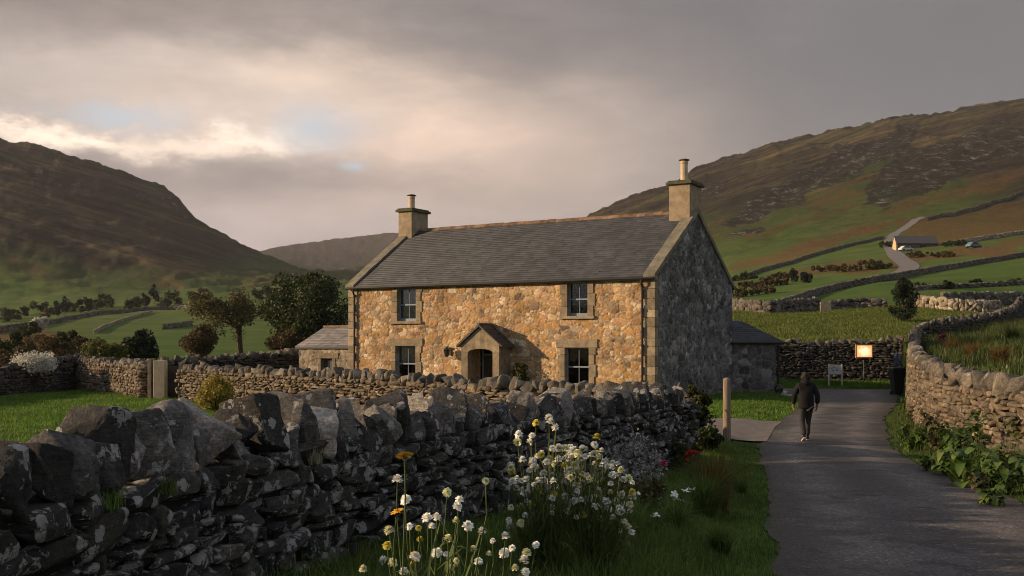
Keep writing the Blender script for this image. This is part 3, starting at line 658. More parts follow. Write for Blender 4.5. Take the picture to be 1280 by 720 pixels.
def stone_panel(name, L2, width, height, mat, parent, holes=(), clip=None, res=0.04, cs=(0.34, 0.24), relief=0.035, seed=5, out_n=(0, 0, 0)):
    """L2(u, z) -> base point, out_n = outward unit vector; a real displaced rubble surface"""
    nu = int(width / res) + 1; nz = int(height / res) + 1
    u = np.linspace(0, width, nu); z = np.linspace(0, height, nz)
    for (a, b, c, d) in holes:      # snap grid lines to openings
        for e in (a, b): u[np.argmin(np.abs(u - e))] = e
        for e in (c, d): z[np.argmin(np.abs(z - e))] = e
    U, Z = np.meshgrid(u, z)
    wu = U + 0.10 * (fbm(U / 0.22, Z / 0.22, 3, seed) - 0.5); wz = Z + 0.10 * (fbm(U / 0.22 + 9, Z / 0.22, 3, seed + 3) - 0.5)
    iu = np.floor(wu / cs[0]); iz = np.floor(wz / cs[1])
    F1 = np.full(U.shape, 9.0); F2 = np.full(U.shape, 9.0); ID = np.zeros(U.shape); WB = np.zeros(U.shape)
    for a in range(-2, 3):
        for b in range(-2, 3):
            cu, cz_ = iu + a, iz + b
            r1 = _h(cu, cz_, seed + 11); r2 = _h(cu, cz_, seed + 12); r3 = _h(cu, cz_, seed + 13)
            du = (wu - (cu + 0.1 + 0.8 * r1) * cs[0]) / cs[0]; dz = (wz - (cz_ + 0.1 + 0.8 * r2) * cs[1]) / cs[1]
            d = (np.abs(du) ** 3.2 + np.abs(dz) ** 3.2) ** (1 / 3.2) - 0.85 * (r3 ** 3)
            m1 = d < F1; F2 = np.where(m1, F1, np.minimum(F2, d)); F1 = np.where(m1, d, F1)
            ID = np.where(m1, _h(cu, cz_, seed + 20), ID); WB = np.where(m1, _h(cu, cz_, seed + 21), WB)
    edge = F2 - F1
    hgt = relief * sst(edge, 0.03, 0.28) * (0.45 + 0.8 * WB) + 0.010 * (fbm(U / 0.09, Z / 0.09, 3, seed + 5) - 0.5)
    B = np.stack([L2(a_, b_) for a_, b_ in zip(U.ravel(), Z.ravel())]) + hgt.ravel()[:, None] * np.array(out_n)
    I = np.arange(U.size).reshape(U.shape)
    q = np.stack([I[:-1, :-1], I[:-1, 1:], I[1:, 1:], I[1:, :-1]], -1).reshape(-1, 4)
    uc = ((U[:-1, :-1] + U[1:, 1:]) / 2).ravel(); zc = ((Z[:-1, :-1] + Z[1:, 1:]) / 2).ravel(); keep = np.ones(len(uc), bool)
    for (a, b, c, d) in holes: keep &= ~((uc > a) & (uc < b) & (zc > c) & (zc < d))
    if clip is not None: keep &= clip(uc, zc)
    q = q[keep]
    v0, v1, v2 = B[q[0][0]], B[q[0][1]], B[q[0][2]]
    if np.dot(np.cross(v1 - v0, v2 - v0), np.array(out_n)) < 0: q = q[:, ::-1]
    at_v = np.stack([ID.ravel(), edge.ravel(), WB.ravel(), np.ones(U.size)], 1)
    used = np.unique(q); remap = np.zeros(U.size, int); remap[used] = np.arange(len(used))
    return mesh_obj(name, B[used], [remap[q]], mat, parent, smooth=True, attr={'stone': at_v[used]})

def plain_mat(name, col, rough=0.8, var=0.25, scale=6.0, bump=0.3, spec=0.3, bd=0.01, island=0.0):
    m, nt, out = new_mat(name); P = pos(nt); n = noi(nt, P, scale, 7, 0.68); n2 = noi(nt, P, scale * 9, 4, 0.7)
    c = ramp(nt, n, [(0.3, tuple(x * (1 - var) for x in col)), (0.7, tuple(min(1, x * (1 + var)) for x in col))])
    c = mix(nt, 0.6, c, ramp(nt, n2, [(0.3, (0.75,) * 3), (0.7, (1.25,) * 3)]), 'MULTIPLY')
    if island: c = mix(nt, 1.0, c, ramp(nt, isl(nt), [(0, (1 - island,) * 3), (1, (1 + island,) * 3)]), 'MULTIPLY')
    finish(nt, out, c, rough, mth(nt, 'ADD', n, mth(nt, 'MULTIPLY', n2, 0.4)), bump, bd, spec); return m
M_dress = plain_mat('dressed_stone', (0.27, 0.215, 0.15), 0.85, 0.4, 3.5, 0.6, 0.2, 0.03, 0.25)
M_quoin = plain_mat('quoin_stone', (0.30, 0.245, 0.17), 0.85, 0.4, 3.0, 0.6, 0.2, 0.03, 0.35)
M_render = plain_mat('chimney_render', (0.33, 0.26, 0.18), 0.9, 0.35, 2.5, 0.5, 0.2, 0.02)
M_skew = plain_mat('skew_stone', (0.20, 0.18, 0.135), 0.9, 0.4, 2.0, 0.5, 0.2, 0.02, 0.15)
M_cap = plain_mat('mossy_cap', (0.085, 0.085, 0.05), 0.9, 0.5, 5.0, 0.6)
M_pot = plain_mat('clay_pot', (0.55, 0.43, 0.29), 0.8, 0.2, 4.0)
M_terra = plain_mat('terracotta_ridge', (0.20, 0.125, 0.078), 0.85, 0.5, 3.0, 0.4, 0.2, 0.01, 0.3)
M_black = plain_mat('black_paint', (0.012, 0.012, 0.013), 0.45, 0.2, 5.0, 0.1, 0.5)
M_sash = plain_mat('sash_paint', (0.20, 0.25, 0.32), 0.5, 0.12, 6.0, 0.1, 0.4)
M_curt = plain_mat('curtain_cloth', (0.40, 0.35, 0.30), 0.95, 0.2, 12.0, 0.2)
M_wood = plain_mat('dark_door_wood', (0.045, 0.036, 0.030), 0.6, 0.3, 6.0, 0.3)
M_lead = plain_mat('lead_grey', (0.09, 0.09, 0.085), 0.6, 0.3, 4.0)
m_glass, nt, out = new_mat('window_glass')
fr = nd(nt, 'Fresnel', {0: 1.5}); gl_ = nd(nt, 'BsdfGlossy', {'Roughness': 0.03, 'Color': (1, 1, 1, 1)}); tr_ = nd(nt, 'BsdfTransparent', {'Color': (0.8, 0.84, 0.85, 1)})
mx_ = nd(nt, 'MixShader', {0: fr.outputs[0]}); nt.links.new(tr_.outputs[0], mx_.inputs[1]); nt.links.new(gl_.outputs[0], mx_.inputs[2]); nt.links.new(mx_.outputs[0], out.inputs[0])
def slate_mat(name, a, b):
    m, nt, out = new_mat(name); P = pos(nt); r = isl(nt); n1 = noi(nt, P, 8, 7, 0.7); n2 = noi(nt, P, 0.7, 4, 0.6); n3 = noi(nt, P, 40, 4, 0.7)
    c = ramp(nt, r, [(0, a), (0.55, tuple((x + y) / 2 for x, y in zip(a, b))), (1, b)])
    c = mix(nt, 1.0, c, ramp(nt, n1, [(0.3, (0.88,) * 3), (0.7, (1.12,) * 3)]), 'MULTIPLY')
    c = mix(nt, 1.0, c, ramp(nt, n2, [(0.3, (0.72, 0.74, 0.72)), (0.7, (1.3, 1.26, 1.2))]), 'MULTIPLY')
    c = mix(nt, mr(nt, noi(nt, P, 2.2, 8, 0.75), 0.62, 0.68, 0, 0.5), c, (0.11, 0.105, 0.075))
    finish(nt, out, c, 0.55, n3, 0.25, 0.004, 0.5); return m
M_slates = slate_mat('roof_slate', (0.024, 0.028, 0.036), (0.054, 0.058, 0.070))

def slate_plane(name, A, B, C, D, mat, parent, sw=0.30, sh=0.20, th=0.010, seed=3):
    """slates on quad: A eave start, B eave end, C ridge end, D ridge start"""
    A, B, C, D = map(lambda p: np.array(p, float), (A, B, C, D)); rnd = random.Random(seed)
    n = np.cross(B - A, D - A); n /= np.linalg.norm(n); n = n if n[2] > 0 else -n
    up = np.linalg.norm(D - A); rows = max(2, int(round(up / sh))); V = []; Q = []; k = 0
    for i in range(rows):
        f0, f1 = i / rows, min(1.0, (i + 1.25) / rows)
        e0 = A + (D - A) * f0; e1 = B + (C - B) * f0; g0 = A + (D - A) * f1; g1 = B + (C - B) * f1
        wl = np.linalg.norm(e1 - e0); m = max(2, int(round(wl / sw))); off = (i % 2) * 0.5
        js = [0.0] + [(j + off + rnd.uniform(-.24, .24)) / m for j in range(1 if off == 0 else 0, m) if 0 < (j + off) / m < 1] + [1.0]
        for a, b in zip(js[:-1], js[1:]):
            if b - a < 0.2 / m: continue
            ga = 0.0; a2, b2 = a + ga, b - ga; lift = th + 0.0; dr = rnd.uniform(-0.003, 0.003) * (D - A) / up
            P0 = e0 + (e1 - e0) * a2 + dr; P1 = e0 + (e1 - e0) * b2 + dr; P2 = g0 + (g1 - g0) * b2; P3 = g0 + (g1 - g0) * a2
            lo = n * 0.004; hi = n * (lift + 0.014); top = n * 0.005
            V += [P0 + lo, P1 + lo, P2 + n * 0.002, P3 + n * 0.002, P0 + hi, P1 + hi, P2 + top, P3 + top]
            for f in ((4, 5, 6, 7), (0, 1, 5, 4)): Q.append([k + x for x in f])
            k += 8
    o = mesh_obj(name, np.array(V), [np.array(Q)], mat, parent, recalc=False)
    return o

house = empty('stone_farmhouse', tuple(HL(HWID / 2, HDEP / 2, 0)), 'two-storey rubble stone farmhouse with slate roof, two chimneys and a gabled porch', 'house')
outw = -DW
# windows: (px0, px1, py_top, py_bot)
wins = [('u', 497, 520.5, 358.5, 401.5), ('u', 709.5, 735, 350.5, 395.0), ('l', 495, 520, 432.5, 477), ('l', 706.5, 736.5, 434.5, 483)]
W_ = []
for k, p0, p1, t, b in wins:
    ua, ub = sorted((fu(p0), fu(p1))); pm = (p0 + p1) / 2; zt, zb = fz(pm, t), fz(pm, b)
    zt = min(zt, 5.17); W_.append((k, ua, ub, zb, zt))
pu0, pu1 = sorted((fu(583), fu(617)))
pc_ = (fu(612.0) + fu(618.0)) / 2          # porch centre on the wall plane (front stands 1 m proud)
doorh = (pc_ - 0.62, pc_ + 0.62, 0.0, 2.35)
holes = [(a, b, c, d) for _, a, b, c, d in W_] + [doorh]
stone_panel('front_wall', lambda a, b: HL(a, 0, b), HWID, EAVE, M_front, house, holes, None, 0.032, (0.26, 0.17), 0.024, 5, outw)
gp = RIDGE - EAVE
gclip = lambda a, b: b < EAVE + gp * (1 - np.abs(a - HDEP / 2) / (HDEP / 2)) + 0.02
stone_panel('gable_wall', lambda a, b: HL(0, a, b), HDEP, RIDGE, M_gable, house, (), gclip, 0.038, (0.28, 0.20), 0.03, 8, -DU)
stone_panel('gable_wall', lambda a, b: HL(HWID, a, b), HDEP, RIDGE, M_gable, house, (), gclip, 0.10, (0.36, 0.26), 0.03, 9, DU)
stone_panel('back_wall', lambda a, b: HL(a, HDEP, b), HWID, EAVE, M_gable, house, (), None, 0.12, (0.36, 0.26), 0.03, 10, DW)
# roof
OV = 0.16; slope = gp / (HDEP / 2); ez = EAVE - OV * slope * 0.4
def RZ(w_): return EAVE + 0.10 + slope * (w_ if w_ < HDEP / 2 else HDEP - w_)
u0r, u1r = 0.30, HWID - 0.30
slate_plane('roof', HL(u0r, -OV, RZ(-OV)), HL(u1r, -OV, RZ(-OV)), HL(u1r, HDEP / 2, RZ(HDEP / 2)), HL(u0r, HDEP / 2, RZ(HDEP / 2)), M_slates, house, 0.30, 0.20, 0.004)
slate_plane('roof', HL(u0r, HDEP + OV, RZ(HDEP + OV)), HL(u1r, HDEP + OV, RZ(HDEP + OV)), HL(u1r, HDEP / 2, RZ(HDEP / 2)), HL(u0r, HDEP / 2, RZ(HDEP / 2)), M_slates, house, 0.6, 0.4, seed=4)
b = MB()
for sgn in (0, 1):
    wa = -OV if sgn == 0 else HDEP + OV
    b.add([HL(-0.0, wa, RZ(wa) - .004), HL(HWID, wa, RZ(wa) - .004), HL(HWID, HDEP / 2, RZ(HDEP / 2) - .004), HL(0, HDEP / 2, RZ(HDEP / 2) - .004),
           HL(-0.0, wa, RZ(wa) - .06), HL(HWID, wa, RZ(wa) - .06), HL(HWID, HDEP / 2, RZ(HDEP / 2) - .06), HL(0, HDEP / 2, RZ(HDEP / 2) - .06)],
          [(0, 1, 2, 3), (7, 6, 5, 4), (0, 4, 5, 1), (1, 5, 6, 2), (2, 6, 7, 3), (3, 7, 4, 0)])
b.build('roof_deck', M_black, house)
# ridge tiles
b = MB(); nR = 34; rz = RZ(HDEP / 2)
for i in range(nR):
    a0 = 0.75 + (HWID - 1.5) * i / nR; a1 = 0.75 + (HWID - 1.5) * (i + 0.985) / nR; j = random.Random(i).uniform(-0.012, 0.012)
    prof = [(-0.17, -0.095), (-0.09, 0.02), (0, 0.075), (0.09, 0.02), (0.17, -0.095)]
    P0 = [HL(a0, HDEP / 2 + p, rz + q_ + j + 0.02) for p, q_ in prof]; P1 = [HL(a1, HDEP / 2 + p, rz + q_ + j + 0.02) for p, q_ in prof]
    b.add(P0 + P1, [(k, k + 1, 5 + k + 1, 5 + k) for k in range(4)] + [(0, 1, 2, 3, 4), (9, 8, 7, 6, 5)])
b.build('ridge_tiles', M_terra, house)
# skews (raised gable copings): front and back slope at both ends
for uu0, uu1 in ((-0.10, 0.42), (HWID - 0.42, HWID + 0.10)):
    for sg in (0, 1):
        b = MB(); n = 9
        for i in range(n):
            f0, f1 = i / n, (i + 0.985) / n
            wa0 = (-OV - 0.05 + (HDEP / 2 + OV + .05) * f0); wa1 = (-OV - 0.05 + (HDEP / 2 + OV + .05) * f1)
            if sg: wa0, wa1 = HDEP - wa0, HDEP - wa1
            P = [HL(uu, wv, RZ(wv) + dz) for uu in (uu0, uu1) for wv in (wa0, wa1) for dz in (-0.10, 0.115 + 0.01 * ((i * 7) % 3))]
            b.add(P, [(0, 1, 3, 2), (4, 6, 7, 5), (0, 4, 5, 1), (2, 3, 7, 6), (0, 2, 6, 4), (1, 5, 7, 3)])
        b.build('skew', M_skew, house)
# chimneys
for uc, ztop, cw in ((0.54, 9.86, 0.50), (HWID - 0.33, 9.62, 0.43)):
    b = MB(); b.box(HL, uc - cw, uc + cw, HDEP / 2 - 0.74, HDEP / 2 + 0.74, 7.9, ztop - 0.12); ch = b.build('chimney', M_render if uc < 5 else M_render, house, bevel=0.012)
    b = MB(); b.box(HL, uc - cw - 0.12, uc + cw + 0.12, HDEP / 2 - 0.86, HDEP / 2 + 0.86, ztop - 0.12, ztop)
    b.box(HL, uc - cw - 0.05, uc + cw + 0.05, HDEP / 2 - 0.79, HDEP / 2 + 0.79, ztop + 0.002, ztop + 0.07); b.build('chimney_cap', M_cap, ch, bevel=0.015)
    b = MB(); hp = 0.98 if uc < 5 else 0.72
    b.lathe(HL(uc, HDEP / 2 - 0.15, ztop + 0.06), [(0.21, 0), (0.20, 0.08), (0.17, 0.12), (0.165, hp - 0.16), (0.19, hp - 0.12), (0.19, hp - 0.08), (0.17, hp - 0.07), (0.17, hp - 0.02)], 16); b.build('chimney_pot', M_pot, ch, smooth=False)
    b = MB(); b.lathe(HL(uc, HDEP / 2 - 0.15, ztop + 0.04 + hp), [(0.17, 0), (0.25, 0.03), (0.25, 0.06), (0.12, 0.10)], 14); b.build('pot_cowl', M_cap, ch)
# gutter, downpipes
b = MB(); gz0 = RZ(-OV) - 0.09
b.tube([HL(-0.05, -OV - 0.05, gz0), HL(HWID + 0.05, -OV - 0.05, gz0)], 0.065, 8); b.build('gutter', M_black, house)
for px_, pb in ((803, 0), (443.5, 0)):
    uu = fu(px_ + 1.2); b = MB()
    b.tube([HL(uu, -OV - 0.05, gz0), HL(uu, -OV - 0.05, gz0 - 0.18), HL(uu, -0.11, gz0 - 0.36), HL(uu, -0.11, 0.05)], 0.05, 8)
    for zz in (0.9, 2.4, 3.9, gz0 - 0.4): b.tube([HL(uu, -0.11, zz), HL(uu, -0.11, zz + 0.09)], 0.072, 8)
    b.build('downpipe', M_black, house)
# quoins
def quoins(Lf, sgn, base_u, n0=0, zt=EAVE, matq=M_quoin):
    b = MB(); z = 0.0; i = n0
    while z < zt - 0.15:
        h = min(0.34 + 0.06 * ((i * 5) % 3), zt - z); lu = 0.52 if i % 2 else 0.30; lw = 0.30 if i % 2 else 0.50
        b.box(Lf, base_u - sgn * 0.045, base_u + sgn * lu, -0.045, lw, z + 0.008, z + h - 0.008); z += h; i += 1
    return b
quoins(HL, 1, 0.0).build('quoins', M_quoin, house, bevel=0.012)
quoins(HL, -1, HWID, 1).build('quoins', M_quoin, house, bevel=0.012)
# windows
for wi, (k, ua, ub, zb, zt) in enumerate(W_):
    fr_ = MB(); d = 0.26; t = 0.07
    # reveals + dressed surround
    s = MB(); jw = 0.28 if k == 'u' else 0.26; pr = -0.060
    zz = zb; i = 0
    while zz < zt - 0.02:
        h = min(0.42 + 0.12 * (i % 2), zt - zz);
        if zt - zz - h < 0.15: h = zt - zz
        for a, bb in ((ua - jw - 0.08 * (i % 2), ua), (ub, ub + jw + 0.08 * ((i + 1) % 2))): s.box(HL, a, bb, pr, d, zz + 0.004, zz + h - 0.004)
        zz += h; i += 1
    if k == 'l': s.box(HL, ua - 0.42, ub + 0.42, pr - 0.012, d, zt, zt + 0.36)
    else: s.box(HL, ua - 0.3, ub + 0.3, pr, d, zt, EAVE - 0.02)
    wobj = MB(); y0, y1 = d - 0.09, d - 0.02; fw = 0.055
    wobj.box(HL, ua, ua + fw, y0, y1, zb, zt); wobj.box(HL, ub - fw, ub, y0, y1, zb, zt)
    wobj.box(HL, ua + fw, ub - fw, y0, y1, zt - fw, zt); wobj.box(HL, ua + fw, ub - fw, y0, y1, zb, zb + 0.13)
    zm = (zb + zt) / 2; wobj.box(HL, ua + fw, ub - fw, y0 - 0.015, y1, zm - 0.03, zm + 0.035)
    um = (ua + ub) / 2; wobj.box(HL, um - 0.012, um + 0.012, y0 + 0.015, y1 - 0.01, zb + 0.13, zm - 0.03); wobj.box(HL, um - 0.012, um + 0.012, y0 + 0.015, y1 - 0.01, zm + 0.035, zt - fw)
    wo = wobj.build('window', M_sash, house)
    s.build('window_surround', M_dress, wo, bevel=0.01)
    b = MB(); b.box(HL, ua - 0.34, ub + 0.34, -0.13, d, zb - 0.13, zb); b.build('sill', M_dress, wo, bevel=0.012)
    g = MB(); g.box(HL, ua + fw * 0.5, ub - fw * 0.5, y0 + 0.035, y0 + 0.041, zb + 0.05, zt - 0.02); g.build('pane', m_glass, wo)
    if wi in (0, 2):
        c_ = []; Q = []; n = 40
        for i in range(n + 1):
            uu = ua + (ub - ua) * i / n; ww = d + 0.08 + 0.025 * math.sin(i * 1.7); zlo = zb if wi == 0 else zm - 0.05
            c_ += [HL(uu, ww, zt), HL(uu, ww, zlo)]
            if i < n: Q.append((2 * i, 2 * i + 1, 2 * i + 3, 2 * i + 2))
        mesh_obj('curtain', np.array(c_), Q, M_curt, wo, smooth=True)
    b = MB(); b.box(HL, ua - 0.4, ub + 0.4, 1.6, 1.62, zb - 0.5, zt + 0.5); b.box(HL, ua - 0.42, ua - 0.40, d, 1.6, zb - 0.5, zt + 0.5); b.build('room_wall', M_wood, wo)
# porch
PD = 0.92; pw = 0.98; pe = 2.50; pk = 3.30
pc = pc_
def PL(a, b_, z): return HL(pc + a, b_, z)
porch = MB()
jw = 0.30; ow = 0.66
# side walls with dressed front: jambs run full depth
porch.box(PL, -pw, -pw + 0.3, -PD + 0.02, 0.0, 0, pe - 0.02); porch.box(PL, pw - 0.3, pw, -PD + 0.02, 0.0, 0, pe - 0.02)
po = porch.build('porch', M_dress, house)
b = MB(); arch = [(-ow, 0), (-ow, 2.12)] + [(ow * math.cos(math.pi - math.pi * i / 8) * 1.0, 2.12 + 0.16 * math.sin(math.pi * i / 8)) for i in range(1, 8)] + [(ow, 2.12), (ow, 0)]
out_l = [(-pw - 0.02, 0), (-pw - 0.02, pe), (0, pk - 0.04), (pw + 0.02, pe), (pw + 0.02, 0)]
for (x0, x1) in ((-pw - 0.02, -ow), (ow, pw + 0.02)): b.box(PL, x0, x1, -PD - 0.10, -PD + 0.018, 0, 2.12)
topf = [PL(x, -PD - 0.10, z) for x, z in ([(-pw - 0.02, 2.124), (-pw - 0.02, pe), (0, pk - 0.04), (pw + 0.02, pe), (pw + 0.02, 2.124)] + arch[::-1][1:-1])]
# build gable front as strips so it stays planar and convex
xs = [-pw - 0.02] + [a[0] for a in arch[1:-1]] + [pw + 0.02]
def zhi(x): return pk - 0.04 - (pk - 0.04 - pe) * abs(x) / (pw + 0.02)
def zlo(x):
    if abs(x) > ow: return 2.124
    return 2.124 + 0.16 * math.sqrt(max(0, 1 - (x / ow) ** 2))
xs = sorted(set([round(x, 4) for x in xs] + [0.0, -ow, ow]))
for x0, x1 in zip(xs[:-1], xs[1:]):
    P = [PL(x, wv, z) for wv in (-PD - 0.10, -PD + 0.018) for x, z in ((x0, zlo(x0)), (x1, zlo(x1)), (x1, zhi(x1)), (x0, zhi(x0)))]
    b.add(P, [(0, 1, 2, 3), (7, 6, 5, 4), (0, 4, 5, 1), (2, 6, 7, 3)] + ([(0, 3, 7, 4)] if x0 == xs[0] else []) + ([(1, 5, 6, 2)] if x1 == xs[-1] else []))
b.build('porch_front', M_dress, po)
for sg in (-1, 1):
    A = PL(sg * (pw + 0.22), -PD - 0.22, pe - 0.10 + 0.03); B = PL(sg * (pw + 0.22), 0.0, pe - 0.10 + 0.03); C = PL(0, 0.0, pk + 0.06); D = PL(0, -PD - 0.22, pk + 0.06)
    slate_plane('porch_roof', A, B, C, D, M_slates, po, 0.28, 0.2, seed=20 + sg)
    b = MB(); th = np.array((0, 0, -0.07)); b.add([A, B, C, D, A + th, B + th, C + th, D + th], [(0, 1, 2, 3), (7, 6, 5, 4), (0, 4, 5, 1), (1, 5, 6, 2), (2, 6, 7, 3), (3, 7, 4, 0)]); b.build('porch_deck', M_lead, po)
b = MB(); b.tube([PL(0, -PD - 0.24, pk + 0.09), PL(0, 0, pk + 0.09)], 0.06, 8); b.build('porch_ridge', M_lead, po)
# door in the house wall behind the porch
b = MB(); b.box(PL, -0.62, 0.62, 0.20, 0.26, 0.0, 1.98); dr = b.build('door', M_wood, house)
b = MB(); b.box(PL, -0.62, 0.62, 0.17, 0.28, 1.98, 2.05); b.box(PL, -0.62, -0.56, 0.15, 0.2, 0, 2.35); b.box(PL, 0.56, 0.62, 0.15, 0.2, 0, 2.35); b.build('door_frame', M_sash, dr)
b = MB(); b.box(PL, -0.6, 0.6, 0.22, 0.228, 2.05, 2.35); b.build('fanlight_pane', m_glass, dr)
b = MB(); b.tube([PL(-0.45, 0.17, 1.0), PL(-0.45, 0.13, 1.0), PL(-0.35, 0.13, 1.0)], 0.012, 6); b.build('handle', M_lead, dr)
b = MB(); b.box(PL, -0.9, 0.9, -PD - 0.45, 0.2, 0.0, 0.10); b.build('doorstep', M_dress, house, bevel=0.01)
# wall lantern beside the porch
lu, lz = fu(563.5), fz(563, 440)
lant = empty('wall_lantern', tuple(HL(lu, -0.06, lz)), 'black bracket lantern on the farmhouse wall just left of the porch', 'lantern')
b = MB(); b.box(HL, lu - 0.05, lu + 0.05, -0.09, -0.05, lz - 0.16, lz + 0.22); b.tube([HL(lu, -0.09, lz + 0.15), HL(lu, -0.22, lz + 0.27), HL(lu, -0.34, lz + 0.25)], 0.015, 6); b.build('bracket', M_black, lant)
b = MB(); b.lathe(HL(lu, -0.34, lz - 0.20), [(0.03, -0.03), (0.09, 0.0), (0.14, 0.26), (0.17, 0.29), (0.05, 0.42), (0.02, 0.45)], 8); b.build('lamp_housing', M_black, lant)

# ------------------------------------------------------------------ small left annex, right lean-to outbuilding
annex = empty('stone_annex', tuple(HL(HWID + 1.7, 1.6, 0)), 'low stone annex with slate roof and dark opening at the left end of the farmhouse', 'outbuilding')
a0, a1 = HWID + 0.02, fu(372); ae = 2.30; ar = 3.35; ad = 4.4
M_annex = rubble_mat('annex_rubble', [(0.22, 0.19, 0.15), (0.30, 0.24, 0.18), (0.17, 0.15, 0.13), (0.36, 0.30, 0.23), (0.24, 0.18, 0.13)], (0.26, 0.22, 0.17))
hu0, hu1 = sorted((fu(400), fu(414))); hzb, hzt = fz(407, 466), fz(407, 448)
stone_panel('wall', lambda a, b: HL(a0 + a, 0.12, b), a1 - a0, ae, M_annex, annex, [(hu0 - a0, hu1 - a0, hzb, hzt)], None, 0.05, (0.3, 0.2), 0.04, 31, outw)
stone_panel('wall', lambda a, b: HL(a1, 0.12 + a, b), ad, ar, M_annex, annex, (), lambda a, b: b < ae + (ar - ae) * (1 - np.abs(a - ad / 2) / (ad / 2)), 0.08, (0.3, 0.2), 0.04, 32, DU)
b = MB(); b.box(HL, hu0 - 0.4, hu1 + 0.4, 0.04, 0.35, hzt, hzt + 0.28); b.box(HL, hu0 - 0.22, hu0, 0.05, 0.35, hzb - 0.1, hzt); b.box(HL, hu1, hu1 + 0.2, 0.05, 0.35, hzb - 0.1, hzt); b.build('window_surround', M_dress, annex, bevel=0.01)
b = MB(); b.box(HL, hu0, hu1, 0.28, 0.32, hzb, hzt); b.box(HL, (hu0 + hu1) / 2 - 0.02, (hu0 + hu1) / 2 + 0.02, 0.26, 0.28, hzb, hzt); b.build('shutter', plain_mat('blue_grey_shutter', (0.05, 0.055, 0.062), 0.6), annex)
for w0, w1, sd in ((0.0, 0.12 + ad / 2, 40), (ad + 0.24, 0.12 + ad / 2, 41)):
    slate_plane('roof', HL(a0, w0, ae + 0.06), HL(a1 + 0.18, w0, ae + 0.06), HL(a1 + 0.18, w1, ar + 0.06), HL(a0, w1, ar + 0.06), slate_mat('annex_slate' if sd == 40 else 'annex_slate_back', (0.10, 0.095, 0.11), (0.20, 0.19, 0.20)), annex, 0.34, 0.22, seed=sd)
b = MB(); b.box(HL, a0, a1 + 0.2, 0.12 + ad / 2 - 0.14, 0.12 + ad / 2 + 0.14, ar + 0.05, ar + 0.13); b.build('ridge_tiles', M_terra, annex, bevel=0.02)
b = MB(); b.box(HL, a0, a1 + 0.16, -0.02, 0.10, ae - 0.03, ae + 0.045); b.build('gutter', M_black, annex)

lean = empty('lean_to_shed', (12.1, 53.0, 0), 'low grey stone lean-to with slate roof at the right rear corner of the farmhouse', 'outbuilding')
XA, XB, YA, YB = 10.75, 13.15, 51.9, 55.6; le_ = 2.62; lt = 3.72
stone_panel('wall', lambda a, b: WL(XA + a, YA, b), XB - XA, le_, M_gable, lean, (), None, 0.045, (0.34, 0.28), 0.05, 51, (0, -1, 0))
stone_panel('wall', lambda a, b: WL(XB, YA + a, b), YB - YA, le_, M_gable, lean, (), None, 0.10, (0.34, 0.24), 0.05, 52, (1, 0, 0))
E = [WL(XA - .3, YA - 0.25, le_), WL(XB + 0.32, YA - 0.25, le_), WL(XB + 0.32, YB, le_), WL(XA - .3, YB, lt), WL(XA + 1.0, YB - 1.2, lt), WL(XA - .3, YB - 1.2, lt)]
slate_plane('roof', E[0], E[1], WL(XA + 1.15, YB - 1.3, lt), WL(XA - .3, YB - 1.3, lt), M_slates, lean, 0.4, 0.25, seed=61)
slate_plane('roof', E[1], E[2], WL(XA + 1.15, YB, lt), WL(XA + 1.15, YB - 1.3, lt), M_slates, lean, 0.4, 0.25, seed=62)
b = MB(); b.add([E[0], E[1], E[2], WL(XA + 1.15, YB, lt), WL(XA + 1.15, YB - 1.3, lt), WL(XA - .3, YB - 1.3, lt), E[0] - (0, 0, .12), E[1] - (0, 0, .12), E[2] - (0, 0, .12), WL(XA - .3, YB, lt), WL(XA - .3, YB, le_ - .12)],
    [(0, 1, 4, 5), (1, 2, 3, 4), (0, 6, 7, 1), (1, 7, 8, 2), (5, 4, 3, 9), (6, 10, 8, 7)]); b.build('roof_deck', M_black, lean, recalc=False)
b = MB(); b.tube([E[0] + (0, -.06, -.06), E[1] + (0.05, -.06, -.06)], 0.06, 8); b.tube([WL(XB + 0.10, YA - 0.1, le_ - 0.1), WL(XB + 0.10, YA - 0.1, 0.05)], 0.055, 8); b.build('gutter', M_black, lean)
#__VEG__
# ------------------------------------------------------------------ foliage materials
def leaf_mat(name, a, b, c3=None, transl=0.25, rough=0.6, dark=0.5):
    m, nt, out = new_mat(name); r = nd(nt, 'NewGeometry').outputs['Random Per Island']; P = pos(nt)
    st = [(0, a), (0.6, b)] + ([(1.0, c3)] if c3 else [(1.0, tuple(x * 1.3 for x in b))])
    c = ramp(nt, r, st); n = noi(nt, P, 0.9, 3, 0.6)
    c = mix(nt, 1.0, c, ramp(nt, n, [(0.3, (dark,) * 3), (0.7, (1.35,) * 3)]), 'MULTIPLY')
    finish(nt, out, c, rough, None, spec=0.25, transl=transl); return m
M_bark = plain_mat('bark', (0.07, 0.055, 0.042), 0.9, 0.4, 8.0, 0.8, 0.2, 0.03)
G_verge = leaf_mat('grass_verge', (0.048, 0.105, 0.020), (0.120, 0.205, 0.036), (0.26, 0.28, 0.09), 0.4, dark=0.65)
G_lawn = leaf_mat('grass_lawn', (0.055, 0.125, 0.018), (0.105, 0.21, 0.026), (0.19, 0.26, 0.05), 0.4, dark=0.7)
G_field = leaf_mat('grass_field', (0.070, 0.110, 0.022), (0.12, 0.16, 0.032), (0.20, 0.20, 0.06), 0.4, dark=0.65)
G_rough = leaf_mat('grass_rough', (0.032, 0.064, 0.015), (0.062, 0.098, 0.022), (0.15, 0.13, 0.045), 0.35)
NPR = np.random.RandomState(42)
